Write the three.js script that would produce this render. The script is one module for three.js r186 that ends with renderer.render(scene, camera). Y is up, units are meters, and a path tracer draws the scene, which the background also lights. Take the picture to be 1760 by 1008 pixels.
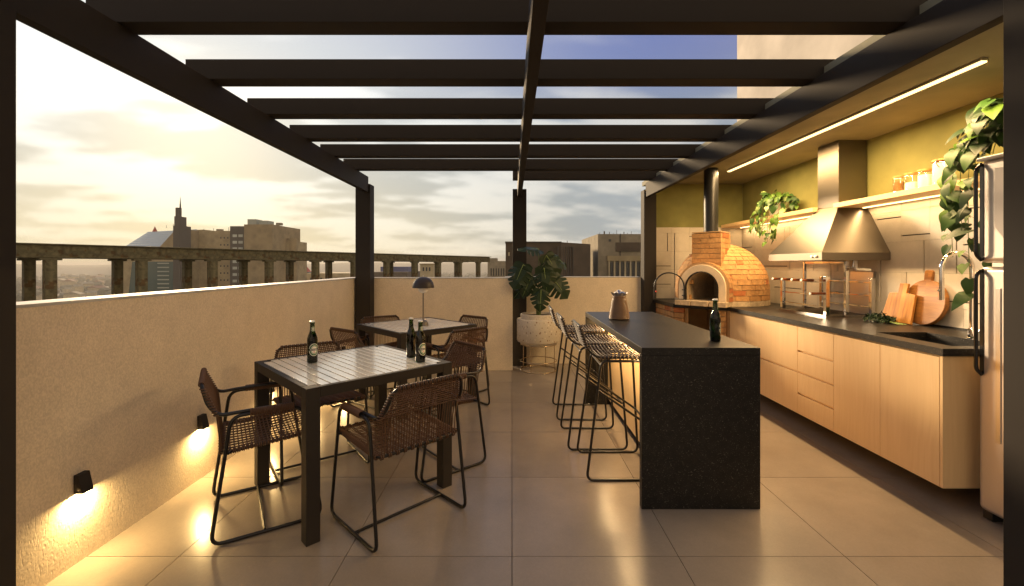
import * as THREE from 'three';
import { mergeGeometries, toCreasedNormals } from 'three/addons/utils/BufferGeometryUtils.js';
import { RoundedBoxGeometry } from 'three/addons/geometries/RoundedBoxGeometry.js';
import { RectAreaLightUniformsLib } from 'three/addons/lights/RectAreaLightUniformsLib.js';

// ---------------------------------------------------------------- camera, sky, sun, exposure
const scene = new THREE.Scene();
const EYE = 1.36;
const camera = new THREE.PerspectiveCamera(2 * Math.atan(504 / 768) * 180 / Math.PI, 1760 / 1008, 0.05, 9000);
camera.position.set(0, EYE, 0);
camera.lookAt(0, EYE, -10);
camera.setViewOffset(1760, 1008, 0, 48, 1760, 1008);   // level camera, lens shifted down
camera.updateProjectionMatrix();

const renderer = new THREE.WebGLRenderer({ antialias: true });
renderer.toneMapping = THREE.LinearToneMapping;
renderer.toneMappingExposure = 1.5;
renderer.shadowMap.enabled = true;
RectAreaLightUniformsLib.init();

function mulberry(a) { return () => { a |= 0; a = a + 0x6D2B79F5 | 0; let t = Math.imul(a ^ a >>> 15, 1 | a); t = t + Math.imul(t ^ t >>> 7, 61 | t) ^ t; return ((t ^ t >>> 14) >>> 0) / 4294967296; }; }
const rnd = mulberry(7);
const R = (a, b) => a + (b - a) * rnd();
const clamp = (x, a = 0, b = 1) => Math.min(b, Math.max(a, x));
const smooth = (a, b, x) => { const t = clamp((x - a) / (b - a)); return t * t * (3 - 2 * t); };
const mix = (a, b, t) => a + (b - a) * t;
const mix3 = (a, b, t) => [mix(a[0], b[0], t), mix(a[1], b[1], t), mix(a[2], b[2], t)];
// lattice noise; period p (0 = none)
function hash2(x, y, s) { let h = Math.imul(x, 374761393) + Math.imul(y, 668265263) + Math.imul(s, 1442695041) | 0; h = Math.imul(h ^ h >>> 13, 1274126177); return ((h ^ h >>> 16) >>> 0) / 4294967296; }
function noise(x, y, s = 1, px = 0, py = px) {
  const xi = Math.floor(x), yi = Math.floor(y), fx = x - xi, fy = y - yi;
  const m = (v, p) => p ? ((v % p) + p) % p : v;
  const u = fx * fx * (3 - 2 * fx), v = fy * fy * (3 - 2 * fy);
  const a = hash2(m(xi, px), m(yi, py), s), b = hash2(m(xi + 1, px), m(yi, py), s), c = hash2(m(xi, px), m(yi + 1, py), s), d = hash2(m(xi + 1, px), m(yi + 1, py), s);
  return mix(mix(a, b, u), mix(c, d, u), v);
}
function fbm(x, y, s, oct, px = 0, py = px) { let r = 0, a = 0.5, t = 0; for (let i = 0; i < oct; i++) { r += a * noise(x, y, s + i, px, py); t += a; x *= 2; y *= 2; px *= 2; py *= 2; a *= 0.5; } return r / t; }

const SUN_AZ = -0.625, SUN_EL = 0.23;   // low, ahead and to one side, over the city
{
  const w = 1536, h = 768, data = new Float32Array(w * h * 4);
  for (let j = 0; j < h; j++) {
    const el = ((j + 0.5) / h - 0.5) * Math.PI;
    for (let i = 0; i < w; i++) {
      const th = ((i + 0.5) / w - 0.5) * 2 * Math.PI;        // atan2(z, x)
      const x = Math.cos(el) * Math.cos(th), z = Math.cos(el) * Math.sin(th), y = Math.sin(el);
      const az = Math.atan2(x, -z);
      let da = az - SUN_AZ; da = Math.atan2(Math.sin(da), Math.cos(da));
      const e = Math.max(el, 0);
      const cosS = Math.cos(e) * Math.cos(SUN_EL) * Math.cos(da) + Math.sin(e) * Math.sin(SUN_EL);
      const ang = Math.acos(clamp(cosS, -1, 1));
      const s = Math.exp(-Math.pow(Math.abs(ang) / 0.60, 2.8));
      // clear air: pale near the horizon, blue higher up; cream haze away from the sun
      const away = smooth(0.75, 2.2, ang);
      let c = mix3([0.33, 0.36, 0.385], [0.08, 0.115, 0.34], smooth(0.22, 0.44, e + 0.03 * Math.sin(az * 3)));
      c = mix3(c, mix3([0.64, 0.46, 0.28], [0.32, 0.28, 0.28], smooth(0.15, 1.1, e)), away);
      // high thin cloud, in streaks
      const q = 1 / (y + 0.16), u = x * q, v = z * q;
      const cl = y > 0 ? fbm(u * 1.5 + 3.1, v * 3.2 + u * 0.7, 11, 5) : 0.4;
      const fine = y > 0 ? fbm(u * 4.1 + 7, v * 8.6 + u * 1.4, 31, 4) : 0.4;
      const k = smooth(0.38, 0.64, cl * 0.72 + fine * 0.28);
      const veil = 1 - smooth(0.26, 0.46, e) * 0.68 * (1 - away);
      const cloudC = mix3([0.50, 0.485, 0.45], [0.72, 0.55, 0.37], away);
      const gapC = mix3(c, [0.165, 0.21, 0.245], 0.8 * veil * (1 - away));
      c = mix3(gapC, cloudC, k * veil * 0.85);
      // the bright half round the low sun
      const white = mix3([0.75, 0.73, 0.65], [0.48, 0.46, 0.39], smooth(0.15, 0.9, 1 - k));
      const high = mix3([0.72, 0.735, 0.73], [0.53, 0.555, 0.57], smooth(0.15, 0.9, 1 - k));
      c = mix3(c, mix3(white, high, smooth(0.12, 0.42, e) * 0.8), s * 0.97);
      const band = smooth(0.22, 0.0, e) * Math.exp(-Math.pow(Math.abs(da) / 0.60, 2));
      c = mix3(c, [0.74, 0.58, 0.28], band * 0.62);
      c = mix3(c, [0.44, 0.42, 0.41], smooth(0.62, 1.1, e) * 0.6);   // brightness added to the unseen zenith, lifts tables and floor
      const core = Math.exp(-Math.pow(ang / 0.16, 2));
      c = [c[0] + core * 0.3, c[1] + core * 0.22, c[2] + core * 0.1];
      const o = (j * w + i) * 4; data[o] = c[0]; data[o + 1] = c[1]; data[o + 2] = c[2]; data[o + 3] = 1;
    }
  }
  const sky = new THREE.DataTexture(data, w, h, THREE.RGBAFormat, THREE.FloatType);
  sky.mapping = THREE.EquirectangularReflectionMapping; sky.magFilter = THREE.LinearFilter; sky.minFilter = THREE.LinearFilter; sky.needsUpdate = true;
  scene.background = sky; scene.environment = sky;
}
const sun = new THREE.DirectionalLight(new THREE.Color().setRGB(1.0, 0.72, 0.42), 4.2);
sun.position.set(Math.sin(SUN_AZ) * 60, Math.tan(SUN_EL) * 60, -Math.cos(SUN_AZ) * 60);
sun.target.position.set(0, 0, 0);
sun.castShadow = true; sun.shadow.mapSize.set(2048, 2048); sun.shadow.radius = 20;
Object.assign(sun.shadow.camera, { left: -9, right: 9, top: 9, bottom: -9, near: 1, far: 160 });
scene.add(sun, sun.target);
scene.fog = new THREE.FogExp2(new THREE.Color().setRGB(0.95, 0.90, 0.80), 0.0003);

// ---------------------------------------------------------------- helpers
const taken = {};
function numbered(n) { taken[n] = (taken[n] || 0) + 1; return taken[n] === 1 ? n : `${n}_${String(taken[n] - 1).padStart(3, '0')}`; }
function tag(o, label, category, group) { o.userData.label = label; o.userData.category = category; if (group) o.userData.group = group; return o; }
function thing(name, label, category, [x, y, z] = [0, 0, 0], turn = 0, group) {
  const g = new THREE.Group(); g.name = numbered(name); g.position.set(x, y, z); g.rotation.y = turn; scene.add(g);
  return tag(g, label, category, group);
}
function put(parent, name, geo, mat) { const m = new THREE.Mesh(geo, mat); m.name = name; m.castShadow = m.receiveShadow = true; parent.add(m); return m; }
function solo(name, geo, mat, label, category, group) { return tag(put(scene, numbered(name), geo, mat), label, category, group); }
function struct(name, geo, mat) { const m = put(scene, numbered(name), geo, mat); m.userData.kind = 'structure'; return m; }
function again(src, [x, y, z], turn, label, group) {
  const c = src.clone(); c.name = numbered(src.name.replace(/_\d{3}$/, '')); c.position.set(x, y, z); c.rotation.set(0, turn, 0); scene.add(c);
  c.userData = { ...src.userData }; if (label) c.userData.label = label; if (group) c.userData.group = group; return c;
}
const V = (x, y, z) => new THREE.Vector3(x, y, z);
// uv in metres, by the way each face points
function muv(g, s = 1) {
  g = g.index ? g.toNonIndexed() : g; const p = g.attributes.position, n = g.attributes.normal, uv = new Float32Array(p.count * 2);
  for (let i = 0; i < p.count; i += 3) {
    let nx = 0, ny = 0, nz = 0; for (let k = 0; k < 3; k++) { nx += n.getX(i + k); ny += n.getY(i + k); nz += n.getZ(i + k); }
    nx = Math.abs(nx); ny = Math.abs(ny); nz = Math.abs(nz);
    for (let k = 0; k < 3; k++) {
      const a = i + k, X = p.getX(a), Y = p.getY(a), Z = p.getZ(a);
      const [u, v] = nx >= ny && nx >= nz ? [Z, Y] : ny >= nz ? [X, Z] : [X, Y];
      uv[a * 2] = u * s; uv[a * 2 + 1] = v * s;
    }
  }
  g.setAttribute('uv', new THREE.BufferAttribute(uv, 2)); return g;
}
// box by its limits: x0..x1, y0..y1, and distance ahead d0..d1 (z = -d)
function bx(x0, x1, y0, y1, d0, d1, r = 0) {
  const w = x1 - x0, h = y1 - y0, d = d1 - d0;
  const g = r ? new RoundedBoxGeometry(w, h, d, 2, Math.min(r, w / 2.01, h / 2.01, d / 2.01)) : new THREE.BoxGeometry(w, h, d);
  g.translate((x0 + x1) / 2, (y0 + y1) / 2, -(d0 + d1) / 2); return muv(g);
}
function cb(w, h, d, x = 0, y = 0, z = 0, r = 0) { const g = r ? new RoundedBoxGeometry(w, h, d, 2, r) : new THREE.BoxGeometry(w, h, d); g.translate(x, y, z); return muv(g); }
function merge(list) { return mergeGeometries(list.map(g => { g = g.index ? g.toNonIndexed() : g; for (const k of Object.keys(g.attributes)) if (!['position', 'normal', 'uv'].includes(k)) g.deleteAttribute(k); return g; })); }
// a polyline with its corners rounded by radius b
function rounded(pts, b, closed = false, n = 5) {
  const out = [], N = pts.length;
  for (let i = 0; i < N; i++) {
    if (!closed && (i === 0 || i === N - 1)) { out.push(pts[i].clone()); continue; }
    const p = pts[i], a = pts[(i + N - 1) % N], c = pts[(i + 1) % N];
    const la = p.distanceTo(a), lc = p.distanceTo(c), k = Math.min(b, la * 0.45, lc * 0.45);
    const s = p.clone().lerp(a, k / la), e = p.clone().lerp(c, k / lc);
    for (let j = 0; j <= n; j++) { const t = j / n; out.push(s.clone().multiplyScalar((1 - t) * (1 - t)).addScaledVector(p, 2 * t * (1 - t)).addScaledVector(e, t * t)); }
  }
  return out;
}
function sweep(pts, r, seg = 8, closed = false) {
  const N = pts.length, pos = [], nor = [], uv = [], idx = []; let len = 0;
  const tan = i => { const a = pts[closed ? (i + N - 1) % N : Math.max(0, i - 1)], b = pts[closed ? (i + 1) % N : Math.min(N - 1, i + 1)]; return b.clone().sub(a).normalize(); };
  let t0 = tan(0), nrm = Math.abs(t0.y) < 0.9 ? V(0, 1, 0) : V(1, 0, 0); nrm.sub(t0.clone().multiplyScalar(nrm.dot(t0))).normalize();
  const M = closed ? N + 1 : N; const rad = typeof r === 'function' ? r : () => r;
  for (let k = 0; k < M; k++) {
    const i = k % N, t = tan(i); const q = new THREE.Quaternion().setFromUnitVectors(t0, t); nrm.applyQuaternion(q); nrm.sub(t.clone().multiplyScalar(nrm.dot(t))).normalize(); t0 = t;
    const bn = t.clone().cross(nrm); if (k) len += pts[i].distanceTo(pts[(i + N - 1) % N]);
    for (let j = 0; j <= seg; j++) {
      const a = j / seg * 2 * Math.PI, n = nrm.clone().multiplyScalar(Math.cos(a)).addScaledVector(bn, Math.sin(a)), rr = rad(k / (M - 1));
      pos.push(pts[i].x + n.x * rr, pts[i].y + n.y * rr, pts[i].z + n.z * rr); nor.push(n.x, n.y, n.z); uv.push(j / seg * 2 * Math.PI * rr, len);
    }
  }
  for (let k = 0; k < M - 1; k++) for (let j = 0; j < seg; j++) { const a = k * (seg + 1) + j, b = a + seg + 1; idx.push(a, a + 1, b, b, a + 1, b + 1); }
  if (!closed) for (const [k, dir] of [[0, -1], [M - 1, 1]]) {
    const c = pos.length / 3, t = tan(k).multiplyScalar(dir); pos.push(pts[k].x, pts[k].y, pts[k].z); nor.push(t.x, t.y, t.z); uv.push(0, 0);
    const s = c + 1; for (let j = 0; j <= seg; j++) { const o = (k * (seg + 1) + j) * 3; pos.push(pos[o], pos[o + 1], pos[o + 2]); nor.push(t.x, t.y, t.z); uv.push(0, 0); }
    for (let j = 0; j < seg; j++) dir > 0 ? idx.push(c, s + j, s + j + 1) : idx.push(c, s + j + 1, s + j);
  }
  const g = new THREE.BufferGeometry(); g.setAttribute('position', new THREE.Float32BufferAttribute(pos, 3)); g.setAttribute('normal', new THREE.Float32BufferAttribute(nor, 3)); g.setAttribute('uv', new THREE.Float32BufferAttribute(uv, 2)); g.setIndex(idx); return g;
}
const rod = (a, b, r, seg = 8) => sweep([a, b], r, seg);
function lathe(prof, seg = 32) { const g = new THREE.LatheGeometry(prof.map(([r, y]) => new THREE.Vector2(r, y)), seg); return toCreasedNormals(g, 0.7); }
// prism over a ground outline [[x, d], ...] between two heights
function prism(out, y0, y1) {
  const s = new THREE.Shape(out.map(([x, d]) => new THREE.Vector2(x, d))); const g = new THREE.ExtrudeGeometry(s, { depth: y1 - y0, bevelEnabled: false });
  g.rotateX(-Math.PI / 2); g.translate(0, y0, 0); return muv(g);      // shape y (= d) -> -z
}
function tex(w, h, fn, srgb = true) {
  const d = new Uint8Array(w * h * 4);
  for (let j = 0; j < h; j++) for (let i = 0; i < w; i++) { const c = fn(i / w, j / h), o = (j * w + i) * 4; for (let k = 0; k < 3; k++) d[o + k] = clamp(c[k]) * 255; d[o + 3] = 255; }
  const t = new THREE.DataTexture(d, w, h); t.wrapS = t.wrapT = THREE.RepeatWrapping; t.magFilter = THREE.LinearFilter; t.minFilter = THREE.LinearMipmapLinearFilter; t.generateMipmaps = true;
  if (srgb) t.colorSpace = THREE.SRGBColorSpace; t.needsUpdate = true; return t;
}
const rep = (t, x, y = x) => { const c = t.clone(); c.repeat.set(x, y); c.needsUpdate = true; return c; };
const grey = v => [v, v, v];
const S = (o) => new THREE.MeshStandardMaterial({ metalness: 0, roughness: 0.8, ...o });
const P = (o) => new THREE.MeshPhysicalMaterial({ metalness: 0, roughness: 0.5, ...o });
const lin = (r, g, b) => new THREE.Color().setRGB(r, g, b);

// ---------------------------------------------------------------- textures and materials
const tCloudy = tex(512, 512, (u, v) => grey(0.80 + 0.26 * (fbm(u * 6, v * 6, 3, 6, 6) - 0.5)));
const tSpeck = tex(512, 512, (u, v) => grey(0.72 + 0.4 * (noise(u * 200, v * 200, 5, 200) - 0.5) + 0.3 * (fbm(u * 5, v * 5, 6, 4, 5) - 0.5)));
const tStuccoB = tex(1024, 1024, (u, v) => {        // dragged render: short upright grooves and grains
  const a = noise(u * 190, v * 34, 21, 190, 34), b = noise(u * 110, v * 90, 22, 110, 90), c = fbm(u * 60, v * 60, 23, 3, 60);
  let h = 0.62 + 0.28 * (b - 0.5) + 0.35 * (c - 0.5); if (a > 0.74) h -= (a - 0.74) * 2.6; return grey(h);
}, false);
const tStuccoC = tex(512, 512, (u, v) => { const a = noise(u * 95, v * 20, 41, 95, 20); return grey(0.88 + 0.05 * (fbm(u * 8, v * 6, 42, 5, 8, 6) - 0.5) + 0.10 * (noise(u * 170, v * 120, 44, 170, 120) - 0.5)); });
const tGrainB = tex(512, 512, (u, v) => grey(0.5 + 0.9 * (fbm(u * 40, v * 40, 51, 4, 40) - 0.5)), false);
const tWood = tex(512, 512, (u, v) => {               // pale veneer, grain runs up v
  const w = fbm(u * 5, v * 2, 61, 4, 5, 2), f = noise(u * 150 + w * 6, v * 5, 63, 0), g = noise(u * 60 + w * 9, v * 3, 64, 0);
  return [0.93 + 0.04 * (w - 0.5) + 0.02 * (f - 0.5) + 0.015 * (g - 0.5), 0.81 + 0.045 * (w - 0.5) + 0.025 * (f - 0.5) + 0.02 * (g - 0.5), 0.62 + 0.05 * (w - 0.5) + 0.03 * (f - 0.5) + 0.02 * (g - 0.5)];
});
const tBoard = tex(512, 512, (u, v) => {              // oiled hardwood strips, grain runs along u
  const strip = Math.floor(v * 9), k = hash2(strip, 3, 9) - 0.5, w = fbm(u * 3 + strip * 5, v * 24, 71, 4, 0), f = noise(u * 10 + strip, v * 200, 72, 0);
  return [0.66 + 0.14 * k + 0.20 * (w - 0.5) + 0.08 * (f - 0.5), 0.46 + 0.12 * k + 0.16 * (w - 0.5) + 0.06 * (f - 0.5), 0.23 + 0.06 * k + 0.08 * (w - 0.5)];
});
const tGranite = tex(512, 512, (u, v) => { const a = noise(u * 90, v * 90, 81, 90), b = noise(u * 150, v * 150, 82, 150), c = fbm(u * 24, v * 24, 83, 3, 24); let g = 0.052 + 0.10 * (c - 0.45); if (a > 0.78) g += (a - 0.78) * 1.3; if (b > 0.93) g += 0.30; return [g * 1.06, g * 0.98, g * 0.90]; });
const tBrick = tex(256, 256, (u, v) => { const a = fbm(u * 8, v * 8, 91, 5, 8), b = noise(u * 60, v * 60, 92, 60); return grey(0.84 + 0.26 * (a - 0.5) + 0.12 * (b - 0.5)); });
const tTerrazzo = tex(512, 512, (u, v) => {           // terrazzo chips
  let best = 9, id = 0; const N = 26, x = u * N, y = v * N, xi = Math.floor(x), yi = Math.floor(y);
  for (let a = -1; a <= 1; a++) for (let b = -1; b <= 1; b++) { const cx = ((xi + a) % N + N) % N, cy = ((yi + b) % N + N) % N; const d = Math.hypot(xi + a + hash2(cx, cy, 1) - x, (yi + b + hash2(cx, cy, 2) - y) * 1.2); if (d < best) { best = d; id = hash2(cx, cy, 4); } }
  const s = hash2(Math.floor(id * 999), 7, 3) * 0.26 + 0.08, base = 0.84 + 0.05 * (fbm(u * 10, v * 10, 5, 3, 10) - 0.5);
  return best < s * 0.75 ? (id < 0.45 ? [0.55, 0.42, 0.30] : id < 0.75 ? [0.93, 0.90, 0.85] : [0.62, 0.58, 0.54]) : [base, base * 0.965, base * 0.90];
});
const tRust = tex(512, 512, (u, v) => {               // old painted concrete, stains and bare rusty patches
  const a = fbm(u * 5, v * 5, 101, 5, 5), b = fbm(u * 14, v * 14, 104, 4, 14); const k = smooth(0.57, 0.66, a);
  const c = mix3([0.55, 0.53, 0.43], [0.47, 0.36, 0.23], k * 0.85); const s = 0.8 + 0.5 * (b - 0.5); return [c[0] * s, c[1] * s, c[2] * s];
});
const tFloor = tex(1024, 1024, (u, v) => { const a = fbm(u * 5, v * 5, 111, 6, 5), b = noise(u * 260, v * 260, 113, 260), c = fbm(u * 22, v * 22, 117, 3, 22); const g = 0.93 + 0.13 * (a - 0.5) + 0.04 * (c - 0.5) + 0.03 * (b - 0.5); return [g, g * 0.992, g * 0.98]; });
const tFloorR = tex(512, 512, (u, v) => grey(0.80 + 0.22 * (fbm(u * 4, v * 4, 121, 5, 4) - 0.5)), false);

const M = {
  stucco: S({ color: lin(0.88, 0.755, 0.575), map: rep(tStuccoC, 1.3), bumpMap: rep(tStuccoB, 1.6), bumpScale: 0.0010, roughness: 0.92 }),
  coping: S({ color: lin(0.74, 0.73, 0.71), map: tCloudy, roughness: 0.6 }),
  floor: S({ color: lin(0.29, 0.247, 0.202), map: rep(tFloor, 0.62), roughness: 0.30, roughnessMap: rep(tFloorR, 0.8) }),
  grout: S({ color: lin(0.09, 0.08, 0.07), roughness: 0.9 }),
  steel: P({ color: lin(0.027, 0.022, 0.018), specularIntensity: 0.4, roughness: 0.66 }),
  tube: S({ color: lin(0.012, 0.011, 0.011), roughness: 0.30, metalness: 0.3 }),
  cord: S({ color: lin(0.100, 0.046, 0.020), roughness: 0.62 }),
  cordDark: S({ color: lin(0.050, 0.028, 0.018), roughness: 0.6 }),
  plank: P({ color: lin(0.95, 0.90, 0.77), map: rep(tFloor, 1.5), roughness: 0.24, ior: 1.75, clearcoat: 1, clearcoatRoughness: 0.10 }),
  granite: P({ color: 0xffffff, map: rep(tGranite, 2.0), roughness: 0.42, specularIntensity: 0.75 }),
  wood: S({ color: lin(0.98, 0.95, 0.88), map: rep(tWood, 0.9), roughness: 0.48 }),
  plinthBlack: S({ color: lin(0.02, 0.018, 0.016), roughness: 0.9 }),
  green: S({ color: lin(0.34, 0.335, 0.105), map: rep(tCloudy, 0.7), roughness: 0.85 }),
  ceiling: S({ color: lin(0.33, 0.315, 0.21), map: rep(tCloudy, 0.5), roughness: 0.75, bumpMap: rep(tGrainB, 0.8), bumpScale: 0.001 }),
  cream: S({ color: lin(0.86, 0.80, 0.72), map: rep(tCloudy, 0.4), roughness: 0.9 }),
  slot: S({ color: lin(0.05, 0.04, 0.03), roughness: 0.9 }),
  stainless: S({ color: lin(0.19, 0.168, 0.138), metalness: 1, roughness: 0.40 }),
  chrome: S({ color: lin(0.72, 0.71, 0.70), metalness: 1, roughness: 0.07 }),
  satin: S({ color: lin(0.62, 0.58, 0.54), metalness: 1, roughness: 0.28 }),
  fridge: S({ color: lin(0.66, 0.60, 0.55), metalness: 0.75, roughness: 0.38 }),
  black: S({ color: lin(0.012, 0.012, 0.012), roughness: 0.35 }),
  blackGloss: P({ color: lin(0.010, 0.010, 0.010), roughness: 0.18 }),
  board: S({ color: lin(0.62, 0.55, 0.45), map: rep(tBoard, 3), roughness: 0.5 }),
  boardUp: S({ color: lin(1.0, 0.95, 0.80), map: (() => { const t = rep(tBoard, 3); t.rotation = Math.PI / 2; return t; })(), roughness: 0.5 }),
  terrazzo: S({ color: lin(0.86, 0.83, 0.78), map: rep(tTerrazzo, 2.0), roughness: 0.6 }),
  leaf: P({ color: lin(0.026, 0.068, 0.012), specularIntensity: 0.6, roughness: 0.50, side: THREE.DoubleSide }),
  leafLight: P({ color: lin(0.08, 0.16, 0.018), specularIntensity: 0.6, roughness: 0.52, side: THREE.DoubleSide }),
  leafPale: S({ color: lin(0.20, 0.28, 0.09), roughness: 0.45, side: THREE.DoubleSide }),
  leafDark: P({ color: lin(0.013, 0.030, 0.011), specularIntensity: 0.55, roughness: 0.46, side: THREE.DoubleSide }),
  stem: S({ color: lin(0.10, 0.14, 0.04), roughness: 0.6 }),
  rib: S({ color: lin(0.20, 0.28, 0.07), roughness: 0.5 }),
  white: S({ color: lin(0.78, 0.76, 0.72), roughness: 0.45 }),
  glass: P({ color: 0xffffff, transmission: 1, thickness: 0, roughness: 0.02, ior: 1.5 }),
  bottle: P({ color: 0xffffff, transmission: 1, thickness: 0.03, ior: 1.45, roughness: 0.02, attenuationColor: lin(0.10, 0.26, 0.012), attenuationDistance: 0.016 }),
};
const bricks = [[0.68, 0.37, 0.14], [0.66, 0.345, 0.125], [0.70, 0.39, 0.15], [0.60, 0.20, 0.06]].map(c => S({ color: lin(...c), map: tBrick, bumpMap: tBrick, bumpScale: 0.0025, roughness: 0.9 }));
const pickBrick = () => { const r = rnd(); return bricks[r < 0.36 ? 0 : r < 0.62 ? 1 : r < 0.83 ? 2 : 3]; };
M.mortar = S({ color: lin(0.66, 0.42, 0.21), map: tCloudy, roughness: 0.95 });
M.fire = S({ color: lin(0.72, 0.56, 0.36), map: tBrick, bumpMap: tBrick, bumpScale: 0.002, roughness: 0.9 });
M.archStone = S({ color: lin(0.84, 0.69, 0.49), map: rep(tFloor, 2), roughness: 0.75 });
M.tile = [0, 1, 2].map(i => P({ color: lin(0.65 - i * 0.012, 0.60 - i * 0.012, 0.52 - i * 0.012), map: rep(tFloor, 0.8 + i * 0.2), roughness: 0.34 }));
const WARM = lin(1.0, 0.65, 0.30);
const glow = (k, c = [1.0, 0.66, 0.26]) => S({ color: 0x000000, emissive: lin(...c), emissiveIntensity: k });
M.glowStrip = glow(2.4); M.glowShelf = glow(4); M.glowLamp = glow(6, [1.0, 0.82, 0.45]); M.glowIsland = glow(4);
// a lamp's light, facing down
function downLight(parent, w, len, [x, y, z], k, color = WARM) { const l = new THREE.RectAreaLight(color, k, w, len); l.position.set(x, y, z); l.rotation.x = -Math.PI / 2; l.castShadow = true; parent.add(l); return l; }
// ================================================================ THE PLACE: floor, walls, roof
const T = 0.777, X0 = -1.985, XR = 3.2, DB = 6.2;     // floor tile, low wall, kitchen wall, end wall
const floorTones = [1, 0.965, 1.035].map(k => { const m = M.floor.clone(); m.color.multiplyScalar(k); return m; });
const floor = struct('floor', bx(-2.25, 3.45, -0.32, -0.022, -3.2, 6.45), M.grout);
for (let i = -3; i < 5; i++) for (let k = -4; k < 9; k++) {
  const a = Math.max(X0 - 0.02, i * T), b = Math.min(XR + 0.02, (i + 1) * T), d0 = 0.531 + k * T, d1 = Math.min(6.25, d0 + T);
  if (b - a < 0.06 || d1 - d0 < 0.05) continue;
  put(floor, 'floor_tile', bx(a + 0.0017, b - 0.0017, -0.0221, R(-0.0004, 0), d0 + 0.0017, d1 - 0.0017), floorTones[Math.floor(rnd() * 3)]);
}
struct('terrace_building_body', bx(-2.4, 9, -46, -0.33, -12, 6.6), M.cream);

function parapet(label, w, c) { const t = thing('parapet_wall', label, 'wall'); put(t, 'wall', w, M.stucco); put(t, 'coping', c, M.coping); return t; }
parapet('long low stucco wall with white coping, carrying the row of small lamps', bx(X0 - 0.16, X0, 0, 1.186, -3, 5.77 + 0.16), bx(X0 - 0.17, X0 + 0.003, 1.1865, 1.200, -3, 5.94));
parapet('low stucco end wall behind the table with the mushroom lamp', bx(X0 + 0.001, 0.008, 0, 1.186, 5.77, 5.93), bx(X0 + 0.004, 0.011, 1.1865, 1.1995, 5.767, 5.94));
parapet('low stucco end wall behind the terrazzo planter', bx(-0.10, 1.78, 0, 1.186, 6.18, 6.34), bx(-0.10, 1.78, 1.1865, 1.1995, 6.177, 6.35));

// kitchen side: tall wall, end wall, thin roof
{
  const w = thing('kitchen_wall', 'tall cream wall rising behind the counter, painted olive green above tiles', 'wall');
  put(w, 'wall', bx(XR + 0.021, XR + 0.22, 0, 7.2, -3, 6.39), M.cream);
  put(w, 'paint_band', bx(XR + 0.002, XR + 0.0205, 1.885, 2.484, 0.6, 6.199), M.green);
  const back = put(w, 'tile_backing', bx(XR + 0.0015, XR + 0.0205, 0.90, 1.883, 0.6, 6.199), M.slot);
  const e = thing('kitchen_end_wall', 'end wall behind the brick oven, olive green above relief tiles', 'wall');
  put(e, 'wall', bx(1.95, XR + 0.02, 0, 2.484, 6.221, 6.39), M.cream);
  put(e, 'paint_band', bx(1.95, XR + 0.001, 1.885, 2.484, 6.2, 6.2205), M.green);
  const back2 = put(e, 'tile_backing', bx(1.95, XR + 0.001, 0.90, 1.883, 6.2, 6.2205), M.slot);
  // relief tiles: a main field and a narrow strip beside a deep slot
  const tw = 0.2525, th = 0.013;
  const full = (() => { const s = tw / 2 - 0.0007, a = 0.043, q = 0.0095; return merge([cb(th, 2 * s, 2 * s - a - q, th / 2 - 0.001, 0, -(a + q) / 2), cb(th, 2 * s, a, th / 2 - 0.001, 0, s - a / 2)]); })();
  const rows = [[0.90, 1.047], [1.047, 1.2995], [1.2995, 1.552], [1.552, 1.8045], [1.8045, 1.883]];
  const lay = (parent, along0, along1, origin, place) => {
    for (let c = Math.floor((along0 - origin) / tw); origin + c * tw < along1; c++) rows.forEach(([y0, y1], r) => {
      const a0 = Math.max(along0, origin + c * tw), a1 = Math.min(along1, origin + (c + 1) * tw); if (a1 - a0 < 0.02) return;
      let g; const whole = y1 - y0 > 0.25 && a1 - a0 > 0.252, mat = M.tile[Math.floor(rnd() * 3)];
      if (whole) { const m = put(parent, 'wall_tile', full, mat); place(m, (a0 + a1) / 2, (y0 + y1) / 2, [0, 1, 2, 3][Math.floor(rnd() * 4)] * Math.PI / 2, R(0, 0.0015)); }
      else { const m = put(parent, 'wall_tile', cb(th, y1 - y0 - 0.0014, a1 - a0 - 0.0014, th / 2 - 0.001, 0, 0), mat); place(m, (a0 + a1) / 2, (y0 + y1) / 2, 0, R(0, 0.0015)); }
    });
  };
  lay(back, 0.6, 6.187, 0.63, (m, d, y, turn, o) => { m.rotation.set(0, Math.PI, 0); m.rotateX(turn); m.position.set(XR + 0.002 - o, y, -d); });
  lay(back2, 1.951, XR - 0.013, 1.951, (m, x, y, turn, o) => { m.rotation.set(0, -Math.PI / 2, 0); m.rotateX(turn); m.position.set(x, y, -6.2005 + o); });
}
{
  const r = thing('kitchen_roof', 'thin flat roof over the counter with a plastered ceiling', 'roof');
  put(r, 'roof_slab', bx(1.862, XR + 0.02, 2.4855, 2.545, 0.6, 6.39), M.ceiling);
  put(r, 'fascia', bx(1.862, 1.90, 2.36, 2.485, 0.6, 6.19), M.steel);
  const led = thing('ceiling_light_strip', 'long glowing warm light strip along the kitchen ceiling', 'light strip');
  put(led, 'light_profile', bx(2.545, 2.585, 2.470, 2.485, 2.42, 5.29), M.satin);
  put(led, 'light_diffuser', bx(2.549, 2.581, 2.462, 2.4698, 2.425, 5.285), M.glowStrip);
  downLight(led, 0.03, 2.86, [2.565, 2.459, -3.855], 300);
}
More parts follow.
